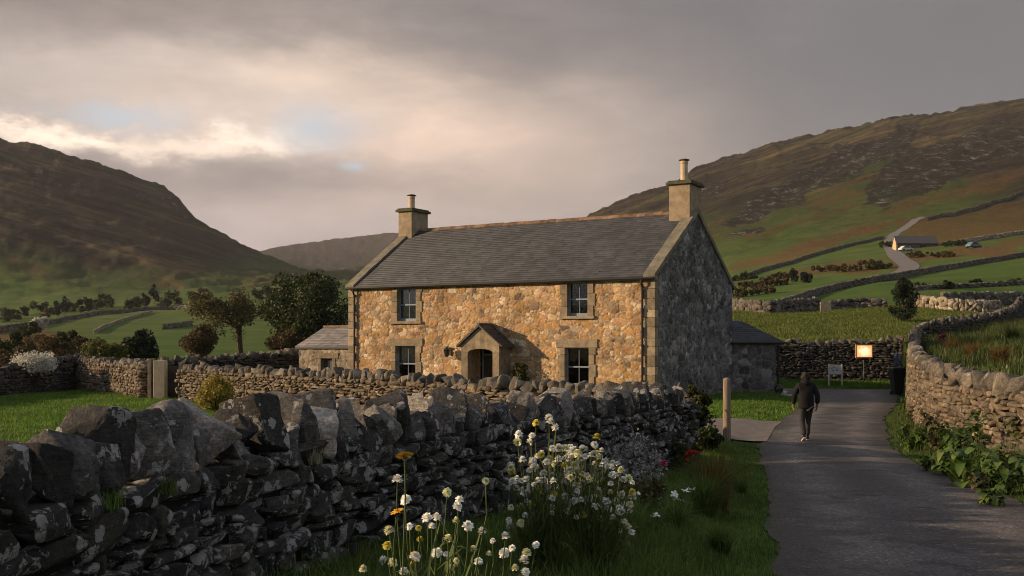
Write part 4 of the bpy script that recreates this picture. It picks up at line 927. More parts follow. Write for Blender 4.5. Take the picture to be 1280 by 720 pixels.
def blade_mesh(name, X, Y, Z, h, w, mat, lean=0.45, parent=None, fan=None, sides=None):
    N = len(X); a = NPR.rand(N) * 2 * np.pi; la = NPR.rand(N) * 2 * np.pi if fan is None else fan
    ln = np.abs(NPR.randn(N)) * lean; ln = np.clip(ln, 0, 1.3)
    dx, dy = np.cos(a) * w / 2, np.sin(a) * w / 2; lx, ly = np.cos(la), np.sin(la)
    m = 0.5 * h; mx = X + lx * m * ln * 0.35; my = Y + ly * m * ln * 0.35; mz = Z + m
    tx = X + lx * h * ln; ty = Y + ly * h * ln; tz = Z + h * np.sqrt(np.clip(1 - 0.45 * ln ** 2, 0.15, 1))
    V = np.stack([np.stack([X - dx, Y - dy, Z - 0.02], 1), np.stack([X + dx, Y + dy, Z - 0.02], 1), np.stack([mx + dx * .75, my + dy * .75, mz], 1), np.stack([mx - dx * .75, my - dy * .75, mz], 1), np.stack([tx, ty, tz], 1)], 1).reshape(-1, 3)
    k = np.arange(N)[:, None] * 5
    return mesh_obj(name, V, [k + np.array([[0, 1, 2, 3]]), k + np.array([[3, 2, 4]])], mat, parent)
def scatter(n, x0, x1, y0, y1, keep, near_bias=0.0):
    X = NPR.uniform(x0, x1, n); Y = NPR.uniform(0, 1, n); Y = y0 + (y1 - y0) * Y ** (1 + near_bias)
    k = keep(X, Y); return X[k], Y[k]
# verge left of the lane
def kl(X, Y):
    e = np.interp(Y, XLy, XLx) + 0.10 * np.sin(Y * 3.1); w0 = np.interp(Y, NWy, NWx) + 0.28
    inn = (X > w0) & (X < e + 0.02) & ~((Y > 25.6) & (X > 3.2)); return inn
X, Y = scatter(170000, -2.6, 6.5, 6.0, 26.5, kl, 0.15)
de = np.interp(Y, XLy, XLx) - X
h = (0.06 + 0.15 * sst(de, 0.15, 1.4)) * (0.4 + 1.0 * fbm(X / 0.7, Y / 0.7, 3, 70)) * NPR.uniform(0.6, 1.3, len(X)) + 0.05 * sst(fbm(X / 1.6, Y / 1.6, 2, 77), 0.55, 0.75)
tag(blade_mesh('grass', X, Y, gz(X, Y), h, 0.011, G_verge, 0.6), 'dark green grass growing on the verge between the near wall and the lane', 'grass', kind='stuff')
# right verge
def kr(X, Y): return (X > np.interp(Y, XRy, XRx) - 0.05 + 0.1 * np.sin(Y * 2.7)) & (X < np.interp(Y, WRy, WRx) - 0.2)
X, Y = scatter(90000, 6.8, 22, 12, 57, kr, 0.5)
h = (0.07 + 0.16 * sst(X - np.interp(Y, XRy, XRx), 0.1, 1.0)) * NPR.uniform(0.6, 1.3, len(X)) * (0.5 + fbm(X / 0.8, Y / 0.8, 3, 71))
tag(blade_mesh('grass', X, Y, gz(X, Y), h, 0.014, G_rough, 0.6), 'rough grass along the foot of the right-hand lane wall', 'grass', kind='stuff')
# lawn
MWp = np.array(mid_path); 
def kw(X, Y):
    mwx = np.interp(-Y, -MWp[:, 1], MWp[:, 0]); nwx = np.interp(Y, NWy, NWx)
    return (X < np.where(Y < 45.2, mwx, -16 + (45.8 - Y) * 0.65) - 0.3) & (X < nwx - 0.45) & (X > -23)
X, Y = scatter(210000, -23, 2, 12, 57.5, kw, 0.0)
h = (0.05 + 0.10 * fbm(X / 1.5, Y / 1.5, 3, 72)) * NPR.uniform(0.6, 1.4, len(X))
tag(blade_mesh('grass', X, Y, gz(X, Y), h, 0.024, G_lawn, 0.55), 'bright sunlit lawn behind the near wall on the left', 'grass', kind='stuff')
# patch beside gable
def kg(X, Y):
    xl = np.interp(Y, XLy, XLx); u = (X - HO[0]) * DU[0] + (Y - HO[1]) * DU[1]
    w_ = (X - HO[0]) * DW[0] + (Y - HO[1]) * DW[1]
    return (X < xl + 0.03) & (u < 0.3) & ~((u > -0.1) & (w_ > 0)) & (Y > 33.0 + 0.2 * np.sin(X * 3)) | ((Y > 33) & (u > 0) & (w_ < -0.3) & (X > np.interp(-Y, -MWp[:, 1], MWp[:, 0]) + 0.4))
X, Y = scatter(110000, -12, 14, 25, 51.8, lambda X, Y: kg(X, Y) & (Y > 28))
h = (0.05 + 0.10 * fbm(X / 1.5, Y / 1.5, 3, 73)) * NPR.uniform(0.6, 1.4, len(X))
tag(blade_mesh('grass', X, Y, gz(X, Y), h, 0.026, G_lawn, 0.55), 'short green grass round the farmhouse gable and garden', 'grass', kind='stuff')
X, Y = scatter(26000, 8, 22.5, 57.15, 60.3, lambda X, Y: Y > 57.2 + 0.2 * np.sin(X * 2.1))
tag(blade_mesh('grass', X, Y, gz(X, Y), 0.13 * NPR.uniform(0.5, 1.5, len(X)), 0.03, G_lawn, 0.5), 'grass strip under the two signs at the end of the lane', 'grass', kind='stuff')
# rough bank right of the wall
X, Y = scatter(120000, 10, 42, 18, 78, lambda X, Y: (X > np.interp(Y, WRy, WRx) + 0.3 + np.clip(Y - 60, 0, 30) * 0.8) & (X < Y * 0.55))
h = (0.14 + 0.40 * sst(fbm(X / 3.2, Y / 3.2, 3, 74), 0.4, 0.7)) * NPR.uniform(0.5, 1.3, len(X))
tag(blade_mesh('grass', X, Y, gz(X, Y), h, 0.035, G_rough, 0.5), 'tall rough grass on the bank behind the right-hand wall', 'grass', kind='stuff')
X, Y = scatter(110000, 14, 46, 61.5, 100, lambda X, Y: (X > 0.20 * Y) & (X < np.interp(Y, [60, 61.5, 70, 80, 90, 100], [22.5, 24.4, 31, 38, 43, 44])))
h = (0.10 + 0.16 * fbm(X / 3, Y / 3, 3, 75)) * NPR.uniform(0.5, 1.3, len(X))
tag(blade_mesh('grass', X, Y, gz(X, Y), h, 0.05, G_field, 0.5), 'sunlit pasture grass above the wall at the end of the lane', 'grass', kind='stuff')

# ------------------------------------------------------------------ trees and shrubs
def leaves(centers, rad, n, size, mat, name, parent, flat=0.8, aspect=1.6, seed=0):
    R = np.random.RandomState(seed); C = np.array(centers); k = R.randint(0, len(C), n); rad = np.array(rad)
    d = R.randn(n, 3); d /= np.linalg.norm(d, axis=1)[:, None]; r = R.rand(n) ** 0.45
    P = C[k] + d * (r * rad[k])[:, None] * np.array([1, 1, flat])
    a = R.randn(n, 3); a /= np.linalg.norm(a, axis=1)[:, None]; b = np.cross(a, R.randn(n, 3)); b /= np.linalg.norm(b, axis=1)[:, None]
    s = size * R.uniform(0.6, 1.4, n)[:, None]; l = a * s * aspect / 2; w_ = b * s / 2
    V = np.stack([P - l, P + w_, P + l, P - w_], 1).reshape(-1, 3)
    q = np.arange(n * 4).reshape(n, 4)
    return mesh_obj(name, V, [q], mat, parent)
def grow(b, rnd, p, d, L, r, depth, tips, spread=0.55, seg=6):
    q1 = p + d * L * 0.5 + np.array([rnd.gauss(0, .06) * L for _ in range(3)]); q2 = p + d * L + np.array([rnd.gauss(0, .10) * L for _ in range(3)])
    b.tube([p, q1, q2], [r, r * 0.82, r * 0.65], seg, cap=False)
    if depth == 0: tips.append(q2); return
    for _ in range(rnd.choice((2, 3, 3))):
        v = d + np.array([rnd.gauss(0, spread) for _ in range(3)]) + np.array((0, 0, 0.12)); v /= np.linalg.norm(v)
        grow(b, rnd, q2, v, L * rnd.uniform(0.62, 0.85), r * 0.6, depth - 1, tips, spread, max(3, seg - 1))
    tips.append(q2)
def tree(label, x, y, H, Wd, mat, seed, n=9000, leaf=0.16, trunk=0.22, dens=1.0, name='broadleaf_tree', group='trees around the farmhouse', depth=4, shape='round', clump=0.16, base_z=None, gap=0.0, cat='tree', low=0.22):
    rnd = random.Random(seed); z = gz1(x, y) if base_z is None else base_z; root = empty(name, (x, y, z), label, cat, group)
    b = MB(); tips = []; p0 = np.array((x, y, z - 0.1)); tr = H * 0.035 * trunk / 0.22
    grow(b, rnd, p0, np.array((rnd.gauss(0, .05), rnd.gauss(0, .05), 1.0)), H * 0.28, tr, depth, tips)
    T = np.array(tips); c = np.array((x, y, z + H * 0.60)); ext = np.array((Wd / 2, Wd / 2, H * 0.40))
    # rescale the branching to the crown
    Vb = np.concatenate(b.v); sc = (ext / np.maximum(np.percentile(np.abs(T - c), 88, axis=0), 0.01)); up = np.clip((Vb[:, 2] - z) / (H * 0.3), 0, 1)[:, None]
    sc = np.clip(sc, 0.3, 3.0)
    f = lambda Q: np.concatenate([np.array((x, y))[None] + (Q[:, :2] - np.array((x, y))) * (1 + (sc[:2] - 1) * np.clip((Q[:, 2:3] - z) / (H * 0.5), 0, 1)), z + (Q[:, 2:3] - z) * min(1.5, max(0.6, H * 0.88 / max(np.max(T[:, 2]) - z, 0.1)))], 1)
    b.v = [f(np.array(v)) for v in b.v]; T = f(T)
    b.build('trunk', M_bark, root, recalc=False)
    cen = [t for t in T if t[2] > z + H * 0.22 and rnd.random() > gap]
    if low < 0.2: cen += [np.array((x + rnd.gauss(0, .22) * Wd, y + rnd.gauss(0, .2) * Wd, z + H * rnd.uniform(low, 0.6))) for _ in range(34)]
    rad = [Wd * clump * rnd.uniform(0.6, 1.3) for _ in cen]
    leaves(cen, rad, n, leaf, mat, 'crown', root, 0.75, 1.5, seed); return root
def shrub(label, x, y, H, Wd, mat, seed, n=3500, leaf=0.12, name='shrub', group=None, z=None, lob=12, flat=1.0, cat='shrub', stemn=10, depthf=1.0, zl=0.18):
    rnd = random.Random(seed); z = gz1(x, y) if z is None else z; root = empty(name, (x, y, z), label, cat, group)
    b = MB(); cen, rad = [], []
    for i in range(lob):
        an = rnd.random() * 6.28; rr = math.sqrt(rnd.random()) * 0.36 * Wd; zz = z + H * (zl + (0.80 - zl) * rnd.random() * (1 - (rr / (0.5 * Wd)) ** 2 * 0.6))
        cen.append(np.array((x + rr * math.cos(an), y + rr * math.sin(an) * depthf, zz))); rad.append(min(Wd, H) * rnd.uniform(0.15, 0.27))
    for c in cen[:stemn]: b.tube([(x + rnd.uniform(-.1, .1), y, z - 0.05), ((x + c[0]) / 2 + rnd.uniform(-.1, .1), (y + c[1]) / 2, (z + c[2]) / 2 - .05), c], [0.02 * H + .005, 0.014 * H + .004, 0.005 * H + .002], 5, cap=False)
    b.build('stems', M_bark, root, recalc=False)
    leaves(cen, rad, n, leaf, mat, 'foliage', root, flat, 1.6, seed); return root
L_dark = leaf_mat('leaf_dark_green', (0.020, 0.034, 0.011), (0.045, 0.068, 0.020), (0.10, 0.11, 0.034))
L_olive = leaf_mat('leaf_olive', (0.060, 0.058, 0.022), (0.105, 0.095, 0.034), (0.17, 0.14, 0.05))
L_brown = leaf_mat('leaf_brown', (0.055, 0.042, 0.020), (0.110, 0.078, 0.034), (0.17, 0.12, 0.05))
L_yg = leaf_mat('leaf_yellow_green', (0.055, 0.062, 0.014), (0.12, 0.125, 0.026), (0.18, 0.17, 0.04))
L_black = leaf_mat('leaf_conifer', (0.008, 0.016, 0.008), (0.018, 0.032, 0.014), (0.035, 0.05, 0.02), 0.05)
L_white = leaf_mat('blossom_white', (0.34, 0.34, 0.28), (0.60, 0.58, 0.50), (0.72, 0.70, 0.62), 0.2, dark=0.75)
L_yel = leaf_mat('leaf_golden', (0.14, 0.12, 0.022), (0.30, 0.24, 0.045), (0.44, 0.36, 0.09), 0.35, dark=0.7)
def gx(px, D): return (px - 640) / F * D
tree('dense dark green tree directly left of the farmhouse gable', gx(398, 96), 96, 8.3, 7.2, L_dark, 1, 30000, 0.19, clump=0.20, low=0.06)
tree('open brownish tree with spreading visible limbs, left of the dense dark tree', gx(302, 105), 105, 7.4, 7.6, L_olive, 12, 9500, 0.15, clump=0.12, gap=0.12)
shrub('round rust-brown bush at the left foot of the open-limbed tree', gx(253, 100), 100, 3.6, 4.0, L_brown, 3, 5000, 0.15, 'bush')
shrub('russet thicket between the open-limbed tree and the dense dark tree', gx(352, 92), 92, 3.3, 3.6, L_brown, 4, 4500, 0.14, 'bush')
shrub('rounded nearly black evergreen bush behind the gate gap', gx(177, 82), 82, 3.3, 2.9, L_black, 5, 6500, 0.13, 'evergreen_bush', lob=16)
shrub('broad yellow-green bush behind the garden wall left of the black evergreen', gx(131, 80), 80, 2.7, 4.2, L_yg, 6, 7000, 0.12, 'bush', lob=18)
shrub('dark green bush on the far side of the yellow-green bush', gx(86, 120), 120, 3.2, 5.0, L_dark, 7, 4500, 0.17, 'bush')
shrub('dark bush at the far left edge above the shaded wall', gx(10, 92), 92, 3.0, 3.6, L_dark, 8, 4500, 0.15, 'bush')
for i, (p, q_, D, H, Wd, lb) in enumerate([(18, 440, 76, 2.2, 4.0, 'rusty bracken clump nearest the left edge behind the shaded wall'), (62, 436, 84, 2.6, 5.0, 'rusty bracken clump behind the white blossom shrub'), (100, 430, 100, 2.2, 4.5, 'rusty bracken clump left of the yellow-green bush'), (40, 425, 118, 3.0, 6.0, 'highest rusty bracken clump on the far-left bank'), (240, 430, 130, 2.2, 3.4, 'small brown scrub patch beyond the black evergreen')]):
    shrub(lb, gx(p, D), D, H, Wd, L_brown, 20 + i, 4500, 0.14, 'bracken', 'rusty bracken clumps behind the left garden walls', lob=14, cat='bracken')
shrub('pale blossoming tree standing alone on the far left pasture edge', gx(50, 250), 250, 4.6, 5.0, L_white, 9, 3000, 0.3, 'blossom_bush')
shrub('dark bush just below the pale blossoming tree', gx(38, 210), 210, 3.6, 5.0, L_dark, 10, 2500, 0.3, 'bush')
rnd = random.Random(77)
row_l = [(4, 395), (16, 398), (30, 396), (48, 398), (60, 392), (72, 390), (80, 391), (90, 392), (100, 389), (110, 388), (122, 386), (132, 387), (160, 388), (172, 385), (182, 383), (192, 384), (205, 383), (216, 384), (240, 381), (252, 381), (322, 376), (338, 375), (352, 374)]
nth = ['first', 'second', 'third', 'fourth', 'fifth', 'sixth', 'seventh', 'eighth', 'ninth', 'tenth', 'eleventh', 'twelfth', 'thirteenth', 'fourteenth', 'fifteenth', 'sixteenth', 'seventeenth', 'eighteenth', 'nineteenth', 'twentieth', 'twenty-first', 'twenty-second', 'twenty-third']
for i, (p, yb) in enumerate(row_l):
    D = 440 + 10 * (i % 4); con = i in (5, 6, 8, 9, 14, 15); H = (9.5 if con else 6.5) * rnd.uniform(0.8, 1.2)
    shrub('%s tree from the left in the distant dark tree line under the left hill' % nth[i], gx(p, D), D, H, H * (0.45 if con else 1.15), L_black if con else (L_brown if i % 5 == 4 else L_dark), 40 + i, 700, 0.6, 'distant_tree', 'distant tree line under the left hill', lob=9, cat='tree', stemn=1, flat=1.5 if con else 0.9)
# right side
x_, y_, z_ = gx(1129, 80), 80, gz1(gx(1129, 80), 80)
def conifer(label, x, y, H, Wd, seed, n=7000):
    rnd = random.Random(seed); z = gz1(x, y); root = empty('conifer', (x, y, z), label, 'tree'); b = MB(); cen, rad = [], []
    b.tube([(x, y, z - .1), (x + .03, y, z + H * 0.75)], [0.10, 0.03], 7)
    for i in range(34):
        an = rnd.random() * 6.28; t = rnd.uniform(0.10, 1.0); rr = Wd * 0.5 * math.sin(math.pi * min(1, 0.22 + t * 0.72)) ** 0.7 * rnd.uniform(0.55, 1.0)
        b0 = np.array((x, y, z + H * t * 0.55)); tip = np.array((x + rr * math.cos(an), y + rr * math.sin(an), z + H * min(0.98, t * rnd.uniform(0.9, 1.06))))
        b.tube([b0, (b0 + tip) / 2 + (0, 0, 0.05), tip], [0.03, 0.02, 0.008], 4, cap=False)
        for f in (0.45, 0.72, 1.0): cen.append(b0 + (tip - b0) * f); rad.append(0.10 * Wd * (1.35 - 0.5 * f))
    b.build('trunk', M_bark, root, recalc=False); leaves(cen, rad, n, 0.07, L_black, 'crown', root, 1.5, 2.6, seed)
conifer('spiky black-green conifer standing alone in the pasture above the lane', x_, y_, 3.25, 2.5, 5)
for i, (p, yb, H, Wd, mt, lb) in enumerate([(993, 353, 3.6, 2.0, L_black, 'taller of the two dark bushes on the hill pasture above the shed'), (1008, 354, 2.9, 2.6, L_black, 'wider, lower of the two dark bushes on the hill pasture'),
        (922, 372, 2.2, 3.4, L_olive, 'olive scrub bush touching the farmhouse gable edge on the hillside'), (938, 363, 2.4, 3.6, L_brown, 'brown scrub bush second from the gable on the hillside'), (952, 368, 1.8, 3.0, L_olive, 'low olive scrub bush third from the gable on the hillside'), (967, 358, 2.6, 4.0, L_brown, 'larger brown scrub bush left of the two dark hillside bushes'), (930, 350, 2.6, 4.4, L_dark, 'dark green scrub bush highest on the hillside beside the gable'), (975, 349, 2.0, 3.2, L_olive, 'olive scrub bush just behind the two dark hillside bushes'),
        (1030, 340, 2.2, 5.0, L_brown, 'brown scrub bush in the bracken right of the two dark bushes'), (1058, 340, 2.3, 4.5, L_olive, 'olive scrub bush in the bracken below the farm lane'), (1082, 338, 3.0, 5.4, L_brown, 'brown scrub bush beside the bend of the upper lane'), (1098, 337, 2.4, 3.6, L_dark, 'dark scrub bush closest to the bend of the upper lane'),
        (1108, 309, 2.6, 4.0, L_dark, 'dark bush at the left end of the distant barn'), (1192, 308, 2.6, 5.0, L_dark, 'dark bush at the right end of the distant barn'), (1150, 362, 0.9, 1.4, L_dark, 'small dark bush on the line of the upper pasture wall'), (1182, 361, 1.1, 2.6, L_dark, 'second small dark bush along the upper pasture wall'), (1222, 358, 1.0, 2.4, L_dark, 'third small dark bush along the upper pasture wall'), (1262, 356, 1.0, 3.4, L_dark, 'wide low dark bush at the right end of the upper pasture wall'),
        (1145, 322, 2.0, 4.2, L_brown, 'brown bracken bush below the distant barn'), (1180, 322, 2.0, 4.6, L_olive, 'olive bracken bush right of and below the distant barn')]):
    x, y, z = ground_at(p, yb); big = mt is not L_black and H > 1.5; shrub(lb, x, y, H * (0.85 if big else 1), Wd * (1.9 if big else 1), mt, 60 + i, 3200 if big else 1800, 0.20 if y < 200 else 0.28, 'hillside_bush', 'bushes on the right-hand hillside', z=z, lob=24 if big else 10, stemn=4)

# far field walls
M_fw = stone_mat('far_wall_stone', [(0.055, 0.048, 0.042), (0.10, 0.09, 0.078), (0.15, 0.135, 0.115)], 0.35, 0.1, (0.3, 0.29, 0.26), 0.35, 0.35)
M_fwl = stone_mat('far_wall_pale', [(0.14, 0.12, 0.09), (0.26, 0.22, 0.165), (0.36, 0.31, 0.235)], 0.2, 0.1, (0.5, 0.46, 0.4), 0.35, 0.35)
def field_wall(label, pts, h=1.2, mat=None, seed=0, stone=0.55, d0=61, dl=None):
    rnd = random.Random(seed)
    P = [ground_at(a, b_, d0 if dl is None else dl[i] * 0.85, 1300 if dl is None else dl[i] * 1.15) for i, (a, b_) in enumerate(pts)] if not isinstance(pts, np.ndarray) else pts
    P = np.array(P); P2 = chaikin(P, 2); d = np.hypot(*(P2[1:, :2] - P2[:-1, :2]).T); S = np.concatenate([[0], np.cumsum(d)]); L_ = S[-1]
    Vs, Ts, n = [], [], 0; s = 0
    while s < L_:
        wd = stone * rnd.uniform(0.6, 1.6); x = np.interp(s, S, P2[:, 0]); y = np.interp(s, S, P2[:, 1]); x2 = np.interp(min(s + .3, L_), S, P2[:, 0]); y2 = np.interp(min(s + .3, L_), S, P2[:, 1])
        an = math.atan2(y2 - y, x2 - x); z = gz1(x, y); k = 3
        for j in range(k):
            V, T = PR_LO[rnd.randrange(len(PR_LO))]; hh = h / k * 1.5 * rnd.uniform(0.9, 1.15)
            W = V * np.array([wd * 1.25, 0.62 - 0.08 * j, hh]); a2 = an + rnd.gauss(0, 0.1); c_, s_ = math.cos(a2), math.sin(a2)
            Vs.append(np.stack([x + W[:, 0] * c_ - W[:, 1] * s_, y + W[:, 0] * s_ + W[:, 1] * c_, z + h * (j + 0.5) / k + W[:, 2] + rnd.uniform(-.05, .05)], 1)); Ts.append(T + n); n += len(V)
        s += wd * 0.8
    V = np.concatenate(Vs); c = V.mean(0)
    tag(mesh_obj('field_wall', V, [np.concatenate(Ts)], mat or M_fw, None, origin=(P2[0][0], P2[0][1], gz1(P2[0][0], P2[0][1]))), label, 'stone wall', 'dry stone walls dividing the far fields')
field_wall('dark field wall along the top of the sunlit pasture behind the shed roof', [(905, 394), (950, 393), (985, 391), (1022, 388)], 1.15, M_fw, 1)
field_wall('low field wall between the pale slab and the lone conifer', [(1042, 388), (1070, 386), (1110, 385)], 0.9, M_fw, 2)
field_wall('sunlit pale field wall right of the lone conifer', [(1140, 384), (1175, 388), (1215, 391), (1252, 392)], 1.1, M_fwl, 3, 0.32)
field_wall('dark field wall crossing behind the sunlit pale wall to the right edge', [(1180, 382), (1230, 381), (1285, 380)], 1.2, M_fw, 4, d0=88)
field_wall('long field wall rising diagonally beside the upper lane toward the right', [(978, 386), (1010, 373), (1040, 364), (1075, 357), (1105, 352), (1140, 345), (1180, 338), (1220, 331), (1290, 320)], 0.95, M_fw, 5, 0.4)
field_wall('thin broken wall across the upper right pasture', [(1140, 364), (1180, 361), (1230, 359), (1290, 355)], 0.5, M_fw, 6)
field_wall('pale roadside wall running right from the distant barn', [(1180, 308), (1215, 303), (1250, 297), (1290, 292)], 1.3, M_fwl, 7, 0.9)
field_wall('wall climbing the hillside left of the distant barn', [(915, 352), (960, 338), (1010, 322), (1060, 309), (1105, 298)], 1.1, M_fw, 8, 0.8)
field_wall('rough wall line on the bracken slope above the distant barn', [(1160, 276), (1200, 268), (1245, 254), (1290, 240)], 1.6, M_fw, 9, 1.3)
field_wall('dark boundary wall along the top of the left valley pasture', [(-10, 418), (40, 409), (90, 399), (150, 392), (210, 387), (265, 383)], 1.5, M_fw, 10, 1.6)
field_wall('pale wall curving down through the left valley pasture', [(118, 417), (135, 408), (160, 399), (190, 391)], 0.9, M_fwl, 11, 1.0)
field_wall('short dark wall segment behind the rust-brown bush', [(205, 412), (222, 410), (240, 407)], 1.4, M_fw, 12, 1.2)
# pale stone slab in the top pasture wall
x, y, z = ground_at(1032, 390); b = MB(); b.box(lambda a, c, d: np.array((x + a, y + c, z + d)), -0.5, 0.5, -0.08, 0.08, -0.05, 0.9)
tag(b.build('stone_slab', M_dress, origin=(x, y, z), bevel=0.02), 'pale upright slab standing in the gap of the top pasture wall', 'slab')
# upper lane
def strip(name, pts, wd, mat, d0=61):
    P = chaikin(np.array([ground_at(a, b_, dd * 0.9, dd * 1.12) for a, b_, dd in pts]), 3); V = []; K = 6
    for i in range(len(P)):
        t = P[min(i + 1, len(P) - 1)] - P[max(i - 1, 0)]; l = math.hypot(t[0], t[1]); nx, ny = -t[1] / l, t[0] / l
        for k in range(K): f = (k / (K - 1) - 0.5) * wd; V.append((P[i][0] + nx * f, P[i][1] + ny * f, 0))
    V = np.array(V); V[:, 2] = gz(V[:, 0], V[:, 1]) + 0.10
    I = np.arange(len(V)).reshape(len(P), K); q = np.stack([I[:-1, :-1], I[:-1, 1:], I[1:, 1:], I[1:, :-1]], -1).reshape(-1, 4)
    return tag(mesh_obj(name, V, [q], mat, smooth=True), kind='structure')
M_lane = plain_mat('upper_lane_asphalt', (0.15, 0.14, 0.14), 0.8, 0.2, 0.6)
def ydist(px, py, d0=61, d1=1300): return ground_at(px, py, d0, d1)[1]
lanepts = [(1045, 360), (1080, 352), (1112, 346), (1132, 339), (1138, 333), (1130, 327), (1119, 320), (1117, 314), (1112, 306), (1113, 298), (1122, 290), (1138, 280), (1155, 271)]
strip('road', [(a, b_, ydist(a, b_)) for a, b_ in lanepts], 4.2, M_lane)

# distant barn
bx, by, bz = ground_at(1140, 311)
k_ = by / F
barn = empty('barn', (bx + 2 * k_, by, bz), 'distant low barn with dark slate roof and sunlit pale gable on the right hillside', 'barn')
BL = lambda a, c, d: np.array((bx + (a - 1140) * k_ + c * 0.25, by + c, bz + d * k_))    # a, d in photo-pixel sized units, c metres
b = MB(); b.box(BL, 1122, 1172, 0.2, 9.8, -6, 7.5); b.build('wall', M_fw, barn)
b = MB(); b.prism([BL(1117, 0.1, -6), BL(1122.2, 0.1, -6), BL(1122.2, 0.1, 7.5), BL(1119.6, 5, 17.0), BL(1117, 0.1, 7.5)], (0, 0.1, 0))
P = [BL(1121.9, 0.15, -6), BL(1121.9, 9.85, -6), BL(1121.9, 9.85, 8), BL(1121.9, 5, 17.2), BL(1121.9, 0.15, 8)]
b = MB(); b.prism(P, (-0.4, 0, 0)); b.build('gable_wall', M_pot, barn)
b = MB(); e = 0.3
for c0, c1 in ((-0.5, 5.0), (10.5, 5.0)):
    b.add([BL(1120, c0, 6.6), BL(1174, c0, 6.6), BL(1172, c1, 18.2), BL(1120, c1, 18.2), BL(1120, c0, 5.9), BL(1174, c0, 5.9), BL(1172, c1, 17.4), BL(1120, c1, 17.4)], [(0, 1, 2, 3), (7, 6, 5, 4), (0, 4, 5, 1), (1, 5, 6, 2), (2, 6, 7, 3), (3, 7, 4, 0)])
b.build('roof', plain_mat('barn_slate', (0.05, 0.05, 0.055), 0.6, 0.25, 1.5), barn)
for d0_, d1_ in ((1131, 1136), (1150, 1158)): b = MB(); b.box(BL, d0_, d1_, 0.05, 0.2, -5, 4.8); b.build('door', M_wood, barn)
# parked white car and blue tractor-like trailer by the barn: small, low-detail but shaped
def small_car(name, label, x, y, z, yaw, L_, Wd, H, mat, cat):
    root = empty(name, (x, y, z), label, cat); c, s = math.cos(yaw), math.sin(yaw)
    T = lambda a, b_, d: np.array((x + a * c - b_ * s, y + a * s + b_ * c, z + d))
    b = MB(); prof = [(-L_ / 2, .35), (-L_ / 2, H * .58), (-L_ * .42, H * .62), (-L_ * .25, H), (L_ * .12, H), (L_ * .28, H * .62), (L_ / 2, H * .52), (L_ / 2, .35)]
    P0 = [T(a, -Wd / 2, d) for a, d in prof]; P1 = [T(a, Wd / 2, d) for a, d in prof]; n = len(prof)
    b.add(P0 + P1, [tuple(range(n)), tuple(range(2 * n - 1, n - 1, -1))] + [(i, (i + 1) % n, n + (i + 1) % n, n + i) for i in range(n)]); b.build('body', mat, root, bevel=0.06)
    b = MB(); b.add([T(a, sd, d) for sd in (-Wd / 2 - .01, Wd / 2 + .01) for a, d in ((-L_ * .36, H * .64), (-L_ * .23, H * .93), (L_ * .10, H * .93), (L_ * .22, H * .64))], [(0, 1, 2, 3), (7, 6, 5, 4)]); b.build('side_windows', M_black, root, recalc=False)
    for a in (-L_ * .31, L_ * .31):
        for sd in (-1, 1):
            b = MB(); b.tube([T(a, sd * Wd * .40, .32), T(a, sd * Wd * .52, .32)], 0.32, 14); b.build('wheel', M_black, root)
M_white = plain_mat('white_paint', (0.62, 0.62, 0.60), 0.4, 0.05, 2.0, 0.05, 0.5); M_blue = plain_mat('blue_paint', (0.09, 0.20, 0.26), 0.5, 0.2, 2.0)
x, y, z = ground_at(1130, 314); small_car('parked_car', 'white car parked in front of the distant barn', x, y - 1.5, gz1(x, y - 1.5), 0.3, 4.2, 1.7, 1.5, M_white, 'car')
x, y, z = ground_at(1217, 310); small_car('parked_vehicle', 'blue vehicle standing on the grass right of the distant barn', x, y, z, 0.4, 4.0, 1.8, 1.5, M_blue, 'vehicle')
#__DETAIL__
# ------------------------------------------------------------------ garden shrubs
shrub('golden-yellow feathery shrub against the sunlit garden wall on the lawn', -10.4, 36.6, 1.45, 1.5, L_yel, 91, 5200, 0.055, 'golden_shrub', lob=26, stemn=20)
shrub('white blossom shrub spilling over the shaded wall corner at the left', -23.7, 51.6, 2.15, 2.3, L_white, 92, 5200, 0.07, 'blossom_shrub', lob=26, zl=0.66)
def gxy(px, Y): return gx(px, Y), Y
x, y = gxy(868, 25.3); r_ = shrub('bright yellow-green shrub at the far end of the near wall', x, y, 1.55, 0.85, L_dark, 93, 2600, 0.05, 'laurel_shrub', lob=16)
leaves([(x - .12, y - .2, 1.38), (x + .1, y - .22, 1.22), (x + .28, y - .15, 1.12), (x - .02, y - .28, 1.05)], [0.17, 0.17, 0.14, 0.12], 420, 0.075, L_yg, 'yellow_green_leaves', r_, 0.8, 1.5, 5)  # yellow-green leaf clusters over the dark green foliage
pb = HL(pc_ - 1.55, -0.35, 0); shrub('small leafy shrub against the house wall right of the porch', pb[0], pb[1], 2.15, 1.0, L_yg, 94, 1500, 0.07, 'climbing_shrub', z=0.0, lob=14)
x, y = gxy(884, 22.3); shrub('low dark green shrub at the foot of the wooden post', x, y, 0.75, 1.3, L_dark, 95, 3600, 0.045, 'low_shrub', lob=16)
x, y = gxy(842, 19.6); shrub('dark verge foliage under the far end of the near wall', x, y, 0.6, 1.2, L_dark, 96, 3000, 0.04, 'low_shrub', lob=14)

